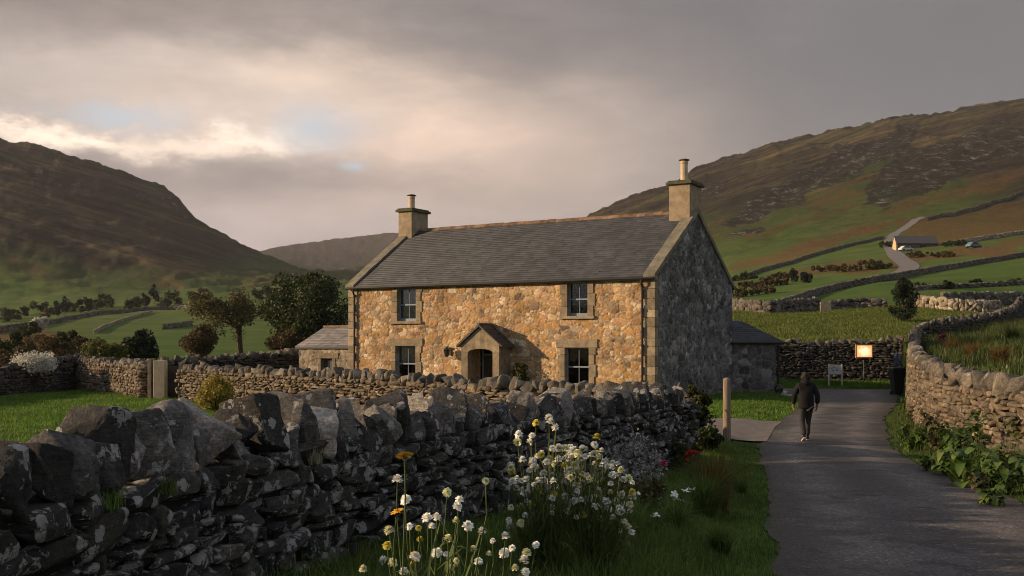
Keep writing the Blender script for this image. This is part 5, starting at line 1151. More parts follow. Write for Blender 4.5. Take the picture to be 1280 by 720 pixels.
# wooden post
px_, py_ = gxy(908.5, 25.8); m_post, nt, out = new_mat('weathered_post'); P = pos(nt)
c = ramp(nt, noi(nt, mapping(nt, P, (14, 14, 1.4)), 2.0, 6, 0.6), [(0.3, (0.16, 0.12, 0.085)), (0.7, (0.33, 0.26, 0.19))]); finish(nt, out, c, 0.8, noi(nt, mapping(nt, P, (30, 30, 2)), 2, 5, 0.6), 0.5, 0.01)
b = MB(); zb = gz1(px_, py_); b.lathe((px_, py_, 0), [(0.098, zb - 0.2), (0.096, 0.8), (0.092, 1.55), (0.088, 1.62), (0.07, 1.655), (0.02, 1.668)], 18)
tag(b.build('wooden_post', m_post, origin=(px_, py_, zb), smooth=False), 'round weathered timber post standing on the left verge by the lane', 'post')

# stone gateposts at the gap in the garden wall
for (p0, p1, dep, hh, lb, mt) in ((193.5, 207.5, 0.22, 1.78, 'wide pale stone slab gatepost in the garden gap', M_pot), (186.5, 190.5, 0.2, 1.86, 'narrow stone gatepost at the end of the lit left wall section', M_dress), (225.0, 229.5, 0.2, 1.70, 'narrow stone gatepost at the start of the long sunlit garden wall', M_dress)):
    Yg = 45.3; xa, xb = gx(p0, Yg), gx(p1, Yg); b = MB(); b.box(lambda a, c_, d: np.array((a, Yg + c_, d)), xa, xb, -dep, dep, -0.1, hh)
    tag(b.build('gatepost', mt, origin=((xa + xb) / 2, Yg, 0), bevel=0.02), lb, 'gatepost', 'gateposts of the garden gap')
b = MB(); b.box(lambda a, c_, d: np.array((a, 45.75 + c_, d)), gx(210, 45.7), gx(224, 45.7), -0.03, 0.03, 0.08, 1.5)
gate = b.build('garden_gate', M_wood, origin=(gx(217, 45.7), 45.75, 0.0)); tag(gate, 'dark closed wooden gate between the slab gatepost and the long garden wall', 'gate')
b = MB(); [b.box(lambda a, c_, d: np.array((a, 45.70 + c_, d)), gx(210, 45.7), gx(224, 45.7), -0.045, -0.022, z0, z0 + 0.1) for z0 in (0.3, 1.2)]; b.build('rail', M_wood, gate)

# ------------------------------------------------------------------ signs, bin, sacks at the end of the lane
sx_, sy_ = gxy(1080, 58.6); sz_ = gz1(sx_, sy_)
sign = empty('lit_sign', (sx_, sy_, sz_), 'glowing orange rectangular sign on a thin post before the end wall', 'sign')
k58 = sy_ / F; zt_, zb_ = CAM_H - (431.5 - HY) * k58, CAM_H - (446.5 - HY) * k58; hw = 9.6 * k58
SL = lambda a, c_, d: np.array((sx_ + a, sy_ + c_, d))
b = MB(); b.tube([(sx_, sy_ + 0.02, sz_ - 0.1), (sx_, sy_ + 0.02, zb_)], 0.028, 8); b.build('post', M_lead, sign)
b = MB(); b.box(SL, -hw, hw, -0.05, 0.06, zb_, zt_); b.box(SL, -hw - .04, -hw, -0.08, 0.06, zb_ - .04, zt_ + .04); b.box(SL, hw, hw + .04, -0.08, 0.06, zb_ - .04, zt_ + .04); b.box(SL, -hw, hw, -0.08, 0.06, zt_, zt_ + .04); b.box(SL, -hw, hw, -0.08, 0.06, zb_ - .04, zb_); b.build('frame', plain_mat('sign_frame', (0.38, 0.22, 0.12), 0.6), sign)
m_em, nt, out = new_mat('sign_light'); P = pos(nt)
ds = nd(nt, 'VectorMath', {0: mapping(nt, P, (1.0, 0, 1.3), loc=(-sx_, 0, -1.3 * (zt_ + zb_) / 2))}, operation='LENGTH').outputs['Value']
cc_ = ramp(nt, mth(nt, 'ADD', ds, mth(nt, 'MULTIPLY_ADD', noi(nt, P, 5, 3), 0.5, -0.25)), [(0.12, (1.0, 0.80, 0.45)), (0.46, (0.80, 0.34, 0.12))])
e_ = nd(nt, 'Emission', {'Color': cc_, 'Strength': 1.15}); nt.links.new(e_.outputs[0], out.inputs[0])
b = MB(); b.box(SL, -hw + .015, hw - .015, -0.056, -0.052, zb_ + .015, zt_ - .015); b.build('lit_panel', m_em, sign)
sx_, sy_ = gxy(1044, 58.3); sz_ = gz1(sx_, sy_); k58 = sy_ / F
ws = empty('notice_board', (sx_, sy_, sz_), 'small white notice board on two short legs, left of the glowing sign', 'sign')
zt_, zb_ = CAM_H - (456 - HY) * k58, CAM_H - (468 - HY) * k58; hw = 8.2 * k58
SL = lambda a, c_, d: np.array((sx_ + a, sy_ + c_, d))
M_wsign = plain_mat('weathered_white', (0.50, 0.50, 0.48), 0.7, 0.15, 4.0)
b = MB(); b.box(SL, -hw, hw, -0.02, 0.02, zb_, zt_); b.build('board', M_wsign, ws)
for s_ in (-1, 1):
    b = MB(); b.box(SL, s_ * hw - 0.035, s_ * hw + 0.035, -0.05, -0.022, sz_ - 0.1, zt_ + 0.05); b.build('leg', M_wsign, ws)
b = MB(); ink = [(-0.20, 0.02, 0.10, 0.16), (-0.06, 0.10, 0.13, 0.20), (0.08, -0.02, 0.11, 0.16), (0.2, 0.06, 0.05, 0.10), (-0.12, -0.08, 0.16, 0.04), (0.10, -0.10, 0.14, 0.035)]; zc_ = (zt_ + zb_) / 2 + 0.02
for (a, d, wd, ht) in ink: b.add([SL(a - wd / 2, -0.024, zc_ + d - .02), SL(a + wd / 2, -0.024, zc_ + d), SL(a + wd / 2 - .02, -0.024, zc_ + d + .035), SL(a - wd / 2 + .02, -0.024, zc_ + d + .025)], [(0, 1, 2, 3)])
b.build('faded_marks', M_lead, ws, recalc=False)
# wheeled bin with a blue-grey bag
bx_, by_ = gxy(1121.5, 50.6); bz_ = gz1(bx_, by_)
bin_ = empty('wheeled_bin', (bx_, by_, bz_), 'tall black tapered bin standing against the right wall at the lane end', 'bin')
def taper(b, x, y, z0, z1, a0, b0, a1, b1):
    P = [(x - a0, y - b0, z0), (x + a0, y - b0, z0), (x + a0, y + b0, z0), (x - a0, y + b0, z0), (x - a1, y - b1, z1), (x + a1, y - b1, z1), (x + a1, y + b1, z1), (x - a1, y + b1, z1)]
    b.add(P, [(0, 3, 2, 1), (4, 5, 6, 7), (0, 1, 5, 4), (1, 2, 6, 5), (2, 3, 7, 6), (3, 0, 4, 7)])
b = MB(); taper(b, bx_, by_, bz_ + 0.06, bz_ + 1.30, 0.20, 0.24, 0.31, 0.33); b.build('bin_body', M_black, bin_, bevel=0.03)
b = MB(); taper(b, bx_, by_ - 0.02, bz_ + 1.30, bz_ + 1.37, 0.34, 0.37, 0.31, 0.33); b.build('lid', M_black, bin_, bevel=0.02)
for s_ in (-1, 1):
    b = MB(); b.tube([(bx_ + s_ * 0.19, by_ + 0.24, bz_ + 0.11), (bx_ + s_ * 0.25, by_ + 0.24, bz_ + 0.11)], 0.11, 12); b.build('wheel', M_black, bin_)
V, T = rock_proto(801, 18, 0.5, 0.08, 2, 3, 0.10, 0.9); m_bag, nt, out = new_mat('blue_grey_bag'); P = pos(nt)
finish(nt, out, ramp(nt, noi(nt, P, 6, 5), [(0.35, (0.045, 0.055, 0.075)), (0.65, (0.17, 0.21, 0.27))]), 0.35, noi(nt, P, 12, 5), 0.6, 0.03, 0.5)
W = V * np.array((0.42, 0.42, 0.80)); W[:, 0] *= 1 - 0.5 * np.clip(W[:, 2] / 0.4, 0, 1); W[:, 1] *= 1 - 0.5 * np.clip(W[:, 2] / 0.4, 0, 1)
tag(mesh_obj('rubbish_bag', W + np.array((bx_, by_, bz_ + 1.36 + 0.39)), [T], m_bag, smooth=True, origin=(bx_, by_, bz_ + 1.37)), 'blue-grey tied bag standing on top of the black bin', 'bag')
sx_, sy_ = gxy(973, 51.0); V, T = rock_proto(802, 18, 0.5, 0.08, 2, 3, 0.10, 0.6); zz = gz1(sx_, sy_)
tag(mesh_obj('sack', V * np.array((0.55, 0.5, 0.55)) + np.array((sx_, sy_, zz + 0.26)), [T], M_black, smooth=True, origin=(sx_, sy_, zz)), 'dark sack slumped at the corner of the lean-to shed', 'sack')
V, T = rock_proto(803, 18, 0.5, 0.08, 2, 2, 0.10, 0.2)
tag(mesh_obj('pale_sack', V * np.array((0.34, 0.3, 0.26)) + np.array((sx_ + 0.18, sy_ - 0.45, zz + 0.12)), [T], M_wsign, smooth=True, origin=(sx_ + .18, sy_ - .45, zz)), 'small pale bundle lying in front of the dark sack', 'bundle')
b = MB(); b.box(lambda a, c_, d: np.array((a, c_, d)), gx(977, 49.0), gx(1000, 49), 48.9, 49.25, 0.03, 0.11); tag(b.build('plank', M_wsign, origin=(gx(988, 49), 49.05, 0.03), bevel=0.01), 'pale flat board lying on the lane edge behind the walker', 'board')

# ------------------------------------------------------------------ person walking away
def skin(name, verts, edges, rads, mat, parent, sub=2):
    me = bpy.data.meshes.new(name); off = wloc(parent); me.from_pydata([tuple(Vector(v) - off) for v in verts], edges, [])
    o = bpy.data.objects.new(name, me); COL.objects.link(o); o.parent = parent
    m = o.modifiers.new('skin', 'SKIN'); m.use_smooth_shade = True
    for i, r in enumerate(rads):
        sv = me.skin_vertices[0].data[i]; sv.radius = r if isinstance(r, tuple) else (r, r); sv.use_root = (i == 0)
    s = o.modifiers.new('sub', 'SUBSURF'); s.levels = sub; s.render_levels = sub
    me.materials.append(mat); return o
qx_, qy_ = gxy(1007.5, 26.3); qz_ = float(gz1(qx_, qy_)) + 0.06
per = empty('person', (qx_, qy_, qz_), 'person in dark jacket and trousers walking away up the lane', 'person')
def pp(x, y, z): return (qx_ + x, qy_ + y, qz_ + z)
M_jac = plain_mat('jacket_cloth', (0.017, 0.016, 0.017), 0.9, 0.3, 6.0, 0.5, 0.15, 0.02); M_trs = plain_mat('trouser_cloth', (0.050, 0.047, 0.047), 0.9, 0.25, 6.0, 0.4, 0.15, 0.02)
M_skin = plain_mat('skin', (0.24, 0.15, 0.11), 0.6, 0.08, 6.0); M_hair = plain_mat('hair', (0.014, 0.011, 0.009), 0.7, 0.3, 30.0, 0.6); M_shoe = plain_mat('shoe_dark', (0.02, 0.018, 0.018), 0.6); M_sole = plain_mat('shoe_sole', (0.55, 0.53, 0.52), 0.6)
# joints (x right, y forward, z up); walker 1.72 m, right leg forward, left leg trailing
hipL, hipR = (-0.10, 0, 0.90), (0.10, 0, 0.90)
kneeL, ankL = (-0.095, 0.02, 0.50), (-0.09, -0.13, 0.12); kneeR, ankR = (0.085, 0.13, 0.50), (0.075, 0.16, 0.09)
shL, shR = (-0.19, 0.03, 1.40), (0.19, 0.03, 1.40); elL, haL = (-0.275, 0.07, 1.13), (-0.27, 0.15, 0.88); elR, haR = (0.275, -0.06, 1.14), (0.275, -0.02, 0.90)
bv, be, br_ = [], [], []
def av(p, r, prev=None):
    bv.append(pp(*p)); br_.append(r); 
    if prev is not None: be.append((prev, len(bv) - 1))
    return len(bv) - 1
pel = av((0, 0, 0.95), 0.13); ch_ = av((0, 0.02, 1.25), 0.14, pel); nk = av((0, 0.04, 1.44), 0.062, ch_); n2_ = av((0, 0.06, 1.50), 0.058, nk); hd = av((0, 0.085, 1.585), (0.080, 0.092), n2_); ht = av((0, 0.085, 1.665), (0.066, 0.078), hd)
for hp_, kn, an_, sgn in ((hipL, kneeL, ankL, -1), (hipR, kneeR, ankR, 1)):
    a = av(hp_, 0.085, pel); k2 = av(kn, 0.055, a); a2 = av(an_, 0.038, k2); av((an_[0], an_[1] + 0.13, an_[2] - 0.05), 0.032, a2)
for s0, e0, h0, sgn in ((shL, elL, haL, -1), (shR, elR, haR, 1)):
    a = av(s0, 0.055, ch_); e1 = av(e0, 0.040, a); w1 = av(h0, 0.026, e1)
    pm_ = av((h0[0], h0[1] + 0.02, h0[2] - 0.055), (0.036, 0.017), w1)
    for fi, (dy, ln_) in enumerate(((-0.027, 0.060), (-0.009, 0.075), (0.010, 0.072), (0.028, 0.062))):
        f1 = av((h0[0] - sgn * 0.004, h0[1] + 0.022 + dy, h0[2] - 0.095), 0.0095, pm_); f2 = av((h0[0] - sgn * 0.014, h0[1] + 0.024 + dy, h0[2] - 0.095 - ln_ * 0.55), 0.0085, f1); av((h0[0] - sgn * 0.034, h0[1] + 0.026 + dy, h0[2] - 0.095 - ln_ * 0.9), 0.0075, f2)
    t1 = av((h0[0] - sgn * 0.012, h0[1] + 0.055, h0[2] - 0.05), 0.011, w1); av((h0[0] - sgn * 0.020, h0[1] + 0.066, h0[2] - 0.09), 0.009, t1)
body = skin('body', bv, be, br_, M_skin, per)
# face: nose and ears, eyes, as lumps on the head
b = MB(); hc = np.array(pp(0, 0.085, 1.60))
b.lathe(hc + (0, 0.093, -0.02), [(0.006, 0.03), (0.015, 0.0), (0.016, -0.01), (0.004, -0.016)], 8); b.lathe(hc + (-0.088, -0.002, -0.03), [(0.006, 0), (0.014, 0.02), (0.012, 0.045), (0.004, 0.055)], 8); b.lathe(hc + (0.088, -0.002, -0.03), [(0.006, 0), (0.014, 0.02), (0.012, 0.045), (0.004, 0.055)], 8); b.build('nose_and_ears', M_skin, body, smooth=True)
b = MB()
for s_ in (-1, 1): b.lathe(hc + (s_ * 0.032, 0.088, 0.002), [(0.003, 0.009), (0.011, 0.004), (0.011, -0.004), (0.003, -0.009)], 8)
b.lathe(hc + (0, 0.089, -0.052), [(0.004, 0.004), (0.022, 0.0), (0.004, -0.004)], 8); b.build('eyes_and_mouth', M_wood, body, smooth=True)
# hair
V, T = rock_proto(810, 30, 0.1, 0.05, 2, 3, 0.02); W = V * np.array((0.215, 0.235, 0.275)); W = W + hc + np.array((0, -0.028, 0.0)); mesh_obj('hair', W, [T], M_hair, per, smooth=True)
# jacket: loose, to mid-hip, with collar
jv, je, jr = [], [], []
def aj(p, r, prev=None):
    jv.append(pp(*p)); jr.append(r)
    if prev is not None: je.append((prev, len(jv) - 1))
    return len(jv) - 1
j0 = aj((0, 0, 0.99), (0.215, 0.155)); jh = aj((0, -0.005, 0.80), (0.225, 0.16), j0); j1 = aj((0, 0.01, 1.18), (0.205, 0.15), j0); j2 = aj((0, 0.025, 1.35), (0.185, 0.13), j1); j3 = aj((0, 0.04, 1.47), (0.082, 0.085), j2)
for s0, e0, h0 in ((shL, elL, haL), (shR, elR, haR)):
    a = aj((s0[0] * 0.98, s0[1], s0[2] - 0.015), 0.090, j2); e1 = aj((e0[0] * 1.02, e0[1], e0[2]), 0.072, a); aj((h0[0], h0[1] - 0.01, h0[2] + 0.02), 0.058, e1)
jac = skin('jacket', jv, je, jr, M_jac, per)
b = MB(); b.lathe(pp(0, 0.045, 1.40), [(0.13, 0), (0.135, 0.04), (0.115, 0.115), (0.10, 0.13), (0.07, 0.06)], 16); b.build('collar', M_jac, jac, smooth=True)
tv, te, tr2 = [], [], []
def atv(p, r, prev=None):
    tv.append(pp(*p)); tr2.append(r)
    if prev is not None: te.append((prev, len(tv) - 1))
    return len(tv) - 1
t0 = atv((0, 0, 0.93), (0.15, 0.12))
for hp_, kn, an_ in ((hipL, kneeL, ankL), (hipR, kneeR, ankR)):
    a = atv((hp_[0] * 0.95, hp_[1], 0.82), 0.105, t0); k2 = atv(kn, 0.078, a); k3 = atv(((kn[0] + an_[0]) / 2, (kn[1] + an_[1]) / 2 - .01, (kn[2] + an_[2]) / 2), 0.072, k2); atv((an_[0], an_[1], an_[2] + 0.01), 0.066, k3)
skin('trousers', tv, te, tr2, M_trs, per)
for (ax, ay, az), pitch in ((ankL, -0.5), (ankR, 0.1)):
    def SH(a, l, h_, ax=ax, ay=ay, az=az, pitch=pitch):
        yy = l; zz = h_ - 0.06; c, s = math.cos(pitch), math.sin(pitch); return np.array(pp(ax + a, ay + yy * c - zz * s, az + yy * s + zz * c))
    outl = [(-0.036, -0.07), (0.036, -0.07), (0.047, 0.04), (0.05, 0.12), (0.03, 0.19), (-0.03, 0.19), (-0.05, 0.12), (-0.047, 0.04)]
    def loft(levels, nm, mt, par):
        V = []; 
        for zz, sc, cut in levels: V += [SH(a * sc, (l * sc if l > 0 else l * sc) - (0 if l < 0.05 else cut), zz) for a, l in outl]
        Fc = [tuple(range(7, -1, -1)), tuple((len(levels) - 1) * 8 + k for k in range(8))] + [(i * 8 + k, i * 8 + (k + 1) % 8, (i + 1) * 8 + (k + 1) % 8, (i + 1) * 8 + k) for i in range(len(levels) - 1) for k in range(8)]
        b = MB(); b.add(V, Fc); return b.build(nm, mt, par, smooth=False, bevel=0.004)
    so = loft([(-0.028, 1.0, 0), (0.0, 1.04, 0)], 'sole', M_sole, None); 
    up = loft([(0.002, 0.98, 0), (0.035, 0.92, 0.01), (0.065, 0.72, 0.07), (0.10, 0.70, 0.09)], 'shoe', M_shoe, per)
    so.parent = up; so.matrix_parent_inverse = Matrix.Translation(-wloc(up))

# ------------------------------------------------------------------ leafy verge plants
def leaf_geo(base, direc, L_, W_, droop, up, rnd, K=6):
    d = np.array(direc, float); d /= np.linalg.norm(d); side = np.cross(d, (0, 0, 1)); side /= np.linalg.norm(side) + 1e-9
    V = []; tw = rnd.uniform(-0.5, 0.5)
    for i in range(K + 1):
        t = i / K; c = np.array(base) + d * L_ * t * (0.9 - 0.2 * t) + np.array((0, 0, up * L_ * t - droop * L_ * t * t))
        wv = W_ * math.sin(math.pi * min(1, 0.08 + t * 0.92)) ** 0.75 * (1 + rnd.uniform(-.1, .1)); s2 = side * math.cos(tw * t) + np.array((0, 0, 1)) * math.sin(tw * t)
        V += [c - s2 * wv + np.array((0, 0, wv * 0.35)), c, c + s2 * wv + np.array((0, 0, wv * 0.35))]
    Fc = [(3 * i + k, 3 * i + k + 1, 3 * i + 4 + k, 3 * i + 3 + k) for i in range(K) for k in (0, 1)]
    return V, Fc
Pl_mid = leaf_mat('broadleaf_green', (0.040, 0.085, 0.018), (0.090, 0.150, 0.030), (0.17, 0.21, 0.05), 0.3, 0.45, 0.7)
Pl_dull = leaf_mat('broadleaf_dull', (0.055, 0.050, 0.024), (0.085, 0.095, 0.030), (0.15, 0.11, 0.06), 0.2, 0.5, 0.7)
def leafy(label, x, y, H, L_, W_, n, mat, seed, name='leafy_plant', group='broad-leaved plants at the foot of the right wall', z=None, cat='plant'):
    rnd = random.Random(seed); z = gz1(x, y) if z is None else z; root = empty(name, (x, y, z), label, cat, group); b = MB(); st = MB()
    for i in range(n):
        an = rnd.random() * 6.283; rr = rnd.random() * 0.32 * L_ * 1.6; h0 = z + H * rnd.uniform(0.15, 0.95)
        bs = (x + rr * math.cos(an), y + rr * math.sin(an), h0); V, Fc = leaf_geo(bs, (math.cos(an + rnd.gauss(0, .5)), math.sin(an + rnd.gauss(0, .5)), 0), L_ * rnd.uniform(0.6, 1.15), W_ * rnd.uniform(0.7, 1.15), rnd.uniform(0.3, 1.1), rnd.uniform(0.1, 0.9), rnd)
        b.add(V, Fc); 
        if i % 2 == 0: st.tube([(x + rnd.uniform(-.05, .05), y, z - .03), bs], [0.008, 0.005], 4, cap=False)
    b.build('leaves', mat, root, smooth=True, recalc=False); st.build('stems', mat, root, recalc=False)
spots = [(1240, 628, .30, .22, .07, 36, Pl_mid, 'low leafy plant on the grass edge in front of the broad leafy clump'), (1290, 612, .6, .3, .09, 46, Pl_mid, 'leafy plant cut by the right picture edge'), (1160, 585, .28, .18, .055, 44, Pl_mid, 'small bright plant nearest the tarmac below the fresh green clump'), (1185, 572, .7, .26, .08, 50, Pl_mid, 'leafy plant half hidden between the tall dull clump and the large-leaved plant'), (1250, 612, .55, .30, .09, 44, Pl_mid, 'broad leafy clump just left of the pale ornamental grass'), (1135, 560, .35, .16, .05, 60, Pl_mid, 'low green plant spilling on to the lane below the wall bend'), (1275, 585, .9, .28, .08, 50, Pl_dull, 'dull tall plant against the wall at the right edge'), (1130, 512, .5, .18, .05, 60, Pl_mid, 'green plant nearest the black bin'),
 (1141, 527, .55, .20, .055, 60, Pl_dull, 'dull brownish-green plant farthest along the right verge'), (1130, 548, .45, .16, .05, 70, Pl_mid, 'leafy plant nearest the lane edge below the wall bend'),
         (1150, 560, .55, .20, .07, 70, Pl_mid, 'bright green leafy clump beside the lane below the wall bend'), (1172, 566, .75, .24, .07, 60, Pl_dull, 'tall dull green clump against the right wall'),
         (1180, 590, .50, .22, .08, 60, Pl_mid, 'fresh green clump at the front of the right verge'), (1200, 585, .85, .30, .10, 46, Pl_mid, 'large-leaved plant in the middle of the right verge'),
         (1206, 604, .62, .36, .12, 30, Pl_mid, 'plant with the broadest drooping leaves at the front of the right verge'), (1222, 580, 1.05, .30, .09, 34, Pl_mid, 'tallest upright leafy plant against the sunlit stones'),
         (1238, 598, .60, .34, .07, 40, Pl_mid, 'plant with pointed spreading leaves near the right edge'), (1225, 612, .35, .20, .06, 40, Pl_dull, 'low brownish plant in front of the pointed-leaf plant'),
         (1262, 598, .50, .24, .07, 50, Pl_mid, 'leafy green plant behind the pale ornamental grass'), (1158, 545, .6, .18, .05, 60, Pl_dull, 'mid-height dull plant between the wall bend and the lane')]
for i, (p, q_, H, L_, W_, n, mt, lb) in enumerate(spots):
    yv = 2.42 * F / (q_ - HY); leafy(lb, gx(p, yv), yv, H, L_, W_, n, mt, 500 + i)
def tuft(label, x, y, H, spread, n, mat, seed, name='grass_tuft', w=0.008, group=None):
    NPR.seed(seed); an = NPR.rand(n) * 2 * np.pi; r = NPR.rand(n) * 0.22 * H
    X = x + r * np.cos(an); Y = y + r * np.sin(an); o = blade_mesh(name, X, Y, gz(X, Y), H * NPR.uniform(0.5, 1.1, n), w, mat, spread, None, an + NPR.randn(n) * 0.4)
    me = o.data; zz = gz1(x, y); me.transform(Matrix.Translation((-x, -y, -zz))); o.location = (x, y, zz)
    return tag(o, label, 'grass tuft', group)
G_pale = leaf_mat('grass_pale', (0.12, 0.13, 0.07), (0.24, 0.23, 0.14), (0.36, 0.33, 0.22), 0.3, dark=0.8)
G_rust = leaf_mat('grass_rust', (0.055, 0.040, 0.012), (0.12, 0.07, 0.02), (0.20, 0.10, 0.03), 0.3, dark=0.8)
yv = 18.9; tuft('pale silvery ornamental grass at the right edge below the wall', gx(1262, yv), yv, 0.75, 0.9, 900, G_pale, 1, 'ornamental_grass')
yv = 18.0; tuft('second pale ornamental grass at the very right edge', gx(1290, yv), yv, 0.6, 0.9, 600, G_pale, 2, 'ornamental_grass')
yv = 15.2; tuft('rust-tinged tall grass clump in the middle of the left verge', gx(893, yv), yv, 0.95, 0.42, 420, G_rust, 3, w=0.010)
tuft('green-bladed grass clump wrapped round the rust-tinged clump', gx(880, 14.4), 14.4, 0.70, 0.8, 700, G_verge, 4, w=0.010)
for i, (p, yv, H, lb) in enumerate([(845, 12.6, 0.5, 'arching dark grass tuft nearest the white verge flowers'), (900, 12.0, 0.42, 'arching grass tuft by the lane edge at the front'), (815, 14.0, 0.5, 'arching grass tuft below the grey shrub'), (870, 17.6, 0.5, 'arching grass tuft below the red flower'), (925, 17.0, 0.35, 'short grass tuft on the lane edge right of the rusty clump'), (790, 11.5, 0.55, 'grass tuft behind the white flower clump'), (720, 10.2, 0.9, 'tall dark grass tuft right behind the white flower stems')]):
    tuft(lb, gx(p, yv), yv, H, 0.8, 520, G_verge, 10 + i, w=0.010, group='arching grass tufts on the left verge')
for i, (p, yv, H) in enumerate([(1215, 34, .7), (1232, 40, .8), (1250, 30, .6), (1265, 46, .9), (1190, 42, .7)]):
    lb = ['rusty grass clump just behind the coping at centre of the right bank', 'taller rusty grass clump in the middle of the right bank', 'low rusty clump on the right bank nearest the camera', 'rusty clump highest up the right bank', 'rusty clump beside the pink flower on the right bank'][i]
    tuft(lb, gx(p, yv), yv, H, 0.5, 500, G_rust if i % 2 == 0 else G_rough, 30 + i, w=0.018, group='rusty grass clumps on the right bank')

# ------------------------------------------------------------------ flowers
def pm(name, a, b_, tr=0.15): return leaf_mat(name, a, b_, None, tr, 0.7, 0.85)
F_white = pm('petal_white', (0.72, 0.72, 0.64), (0.84, 0.84, 0.78)); F_cream = pm('petal_cream', (0.62, 0.62, 0.34), (0.76, 0.75, 0.50)); F_yel = pm('petal_yellow', (0.60, 0.33, 0.02), (0.75, 0.42, 0.03)); F_lem = pm('petal_lemon', (0.60, 0.52, 0.08), (0.70, 0.62, 0.14)); F_red = pm('petal_red', (0.38, 0.018, 0.012), (0.50, 0.03, 0.015)); F_pink = pm('petal_pink', (0.45, 0.05, 0.14), (0.55, 0.08, 0.20))
M_stem = leaf_mat('stem_green', (0.06, 0.095, 0.024), (0.11, 0.145, 0.040), None, 0.25, dark=0.8)
def head_mesh(name, kind, mat, seed):
    rnd = random.Random(seed); V, Fc = [], []
    def petal(an, el, L_, W_, r0=0.1, z0=0.0):
        c, s = math.cos(an), math.sin(an); ce, se = math.cos(el), math.sin(el); n = len(V)
        for t, wv in ((0, 0.35), (0.5, 1.0), (0.85, 0.8), (1, 0.25)):
            r = r0 + L_ * t * ce; z = z0 + L_ * t * se - 0.12 * L_ * t * t; ww = W_ * wv / 2
            V.append((r * c - ww * s, r * s + ww * c, z)); V.append((r * c + ww * s, r * s - ww * c, z))
        for i in range(3): Fc.append((n + 2 * i, n + 2 * i + 1, n + 2 * i + 3, n + 2 * i + 2))
    if kind == 'pom':
        for ring, (el, m, L_) in enumerate(((-0.35, 10, .5), (0.0, 11, .5), (0.35, 10, .48), (0.7, 8, .46), (1.05, 6, .42), (1.4, 4, .4))):
            for k in range(m): petal(2 * math.pi * (k + 0.5 * (ring % 2)) / m + rnd.gauss(0, .12), el + rnd.gauss(0, .12), L_ * rnd.uniform(.85, 1.1), 0.30, 0.02, 0.02 * ring)
    elif kind == 'daisy':
        for k in range(16): petal(2 * math.pi * k / 16 + rnd.gauss(0, .05), rnd.gauss(0.12, .1), 0.5, 0.17, 0.05)
        for ring, (el, m) in enumerate(((0.7, 10), (1.1, 7), (1.4, 4))):
            for k in range(m): petal(6.283 * k / m + rnd.random(), el, 0.2, 0.12, 0.02)
    else:
        for k in range(6): petal(2 * math.pi * k / 6 + rnd.gauss(0, .1), rnd.gauss(0.3, .2), 0.5, 0.34, 0.02)
    me = bpy.data.meshes.new(name); me.from_pydata(V, [], Fc); me.materials.append(mat); me.polygons.foreach_set('use_smooth', np.ones(len(me.polygons), dtype=bool)); return me
H_w = [head_mesh('flower_head', 'pom', F_white, i) for i in range(4)]; H_c = [head_mesh('flower_head', 'pom', F_cream, i + 9) for i in range(2)]; H_l = [head_mesh('flower_head', 'pom', F_lem, 31)]; H_y = [head_mesh('flower_head', 'daisy', F_yel, 32)]; H_r = [head_mesh('flower_head', 'pom', F_red, 33)]; H_p = [head_mesh('flower_head', 'pom', F_pink, 34)]; H_o = [head_mesh('flower_head', 'open', F_white, 35 + i) for i in range(2)]
def flower_plant(label, base, heads, name='flowering_plant', stem_r=0.0035, leafn=0, seed=0, group=None, leafL=0.25):
    """heads: list of (x, y, z, diameter, mesh list)"""
    rnd = random.Random(seed); zb = gz1(*base); root = empty(name, (base[0], base[1], zb), label, 'flowers', group); st = MB()
    for (x, y, z, d, pool) in heads:
        bx0 = base[0] + (x - base[0]) * 0.35 + rnd.uniform(-.03, .03); by0 = base[1] + (y - base[1]) * 0.35 + rnd.uniform(-.03, .03)
        m_ = ((bx0 + x) / 2 + rnd.gauss(0, .02), (by0 + y) / 2 + rnd.gauss(0, .02), (zb + z) / 2)
        m2 = (x * .9 + m_[0] * .1 + rnd.gauss(0, .008), y, z - 0.12 * (z - zb))
        st.tube([(bx0, by0, zb - 0.02), m_, m2, (x, y, z)], [stem_r * 1.3, stem_r * 1.1, stem_r, stem_r * 0.8], 5, cap=False)
        st.lathe((x, y, z - d * 0.12), [(stem_r, -d * .1), (d * 0.2, 0.0), (d * 0.1, d * .06)], 6)
        o = bpy.data.objects.new('flower_head', rnd.choice(pool)); COL.objects.link(o); o.parent = root
        o.location = Vector((x, y, z)) - root.location; o.scale = (d,) * 3; o.rotation_euler = (rnd.gauss(0, .35), rnd.gauss(0, .35), rnd.random() * 6.28)
    st.build('stems', M_stem, root, recalc=False)
    if leafn:
        b = MB()
        for _ in range(leafn):
            h = rnd.choice(heads); t = rnd.uniform(0.05, 0.75); c = (base[0] + (h[0] - base[0]) * (0.35 + .5 * t) + rnd.gauss(0, .03), base[1] + (h[1] - base[1]) * (0.35 + .5 * t) + rnd.gauss(0, .03), zb + (h[2] - zb) * t); an = rnd.random() * 6.28
            V, Fc = leaf_geo(c, (math.cos(an), math.sin(an), 0), leafL * rnd.uniform(.4, 1), leafL * (0.07 if leafL < 0.3 else 0.022), rnd.uniform(0, .8), rnd.uniform(.3, 1.6), rnd, 4); b.add(V, Fc)
        b.build('leaves', M_stem, root, smooth=True, recalc=False)
    return root
def hd_(px, py, Y, dpx, pool): return (gx(px, Y), Y, CAM_H - (py - HY) * Y / F, dpx * Y / F, pool)
Y0 = 5.0
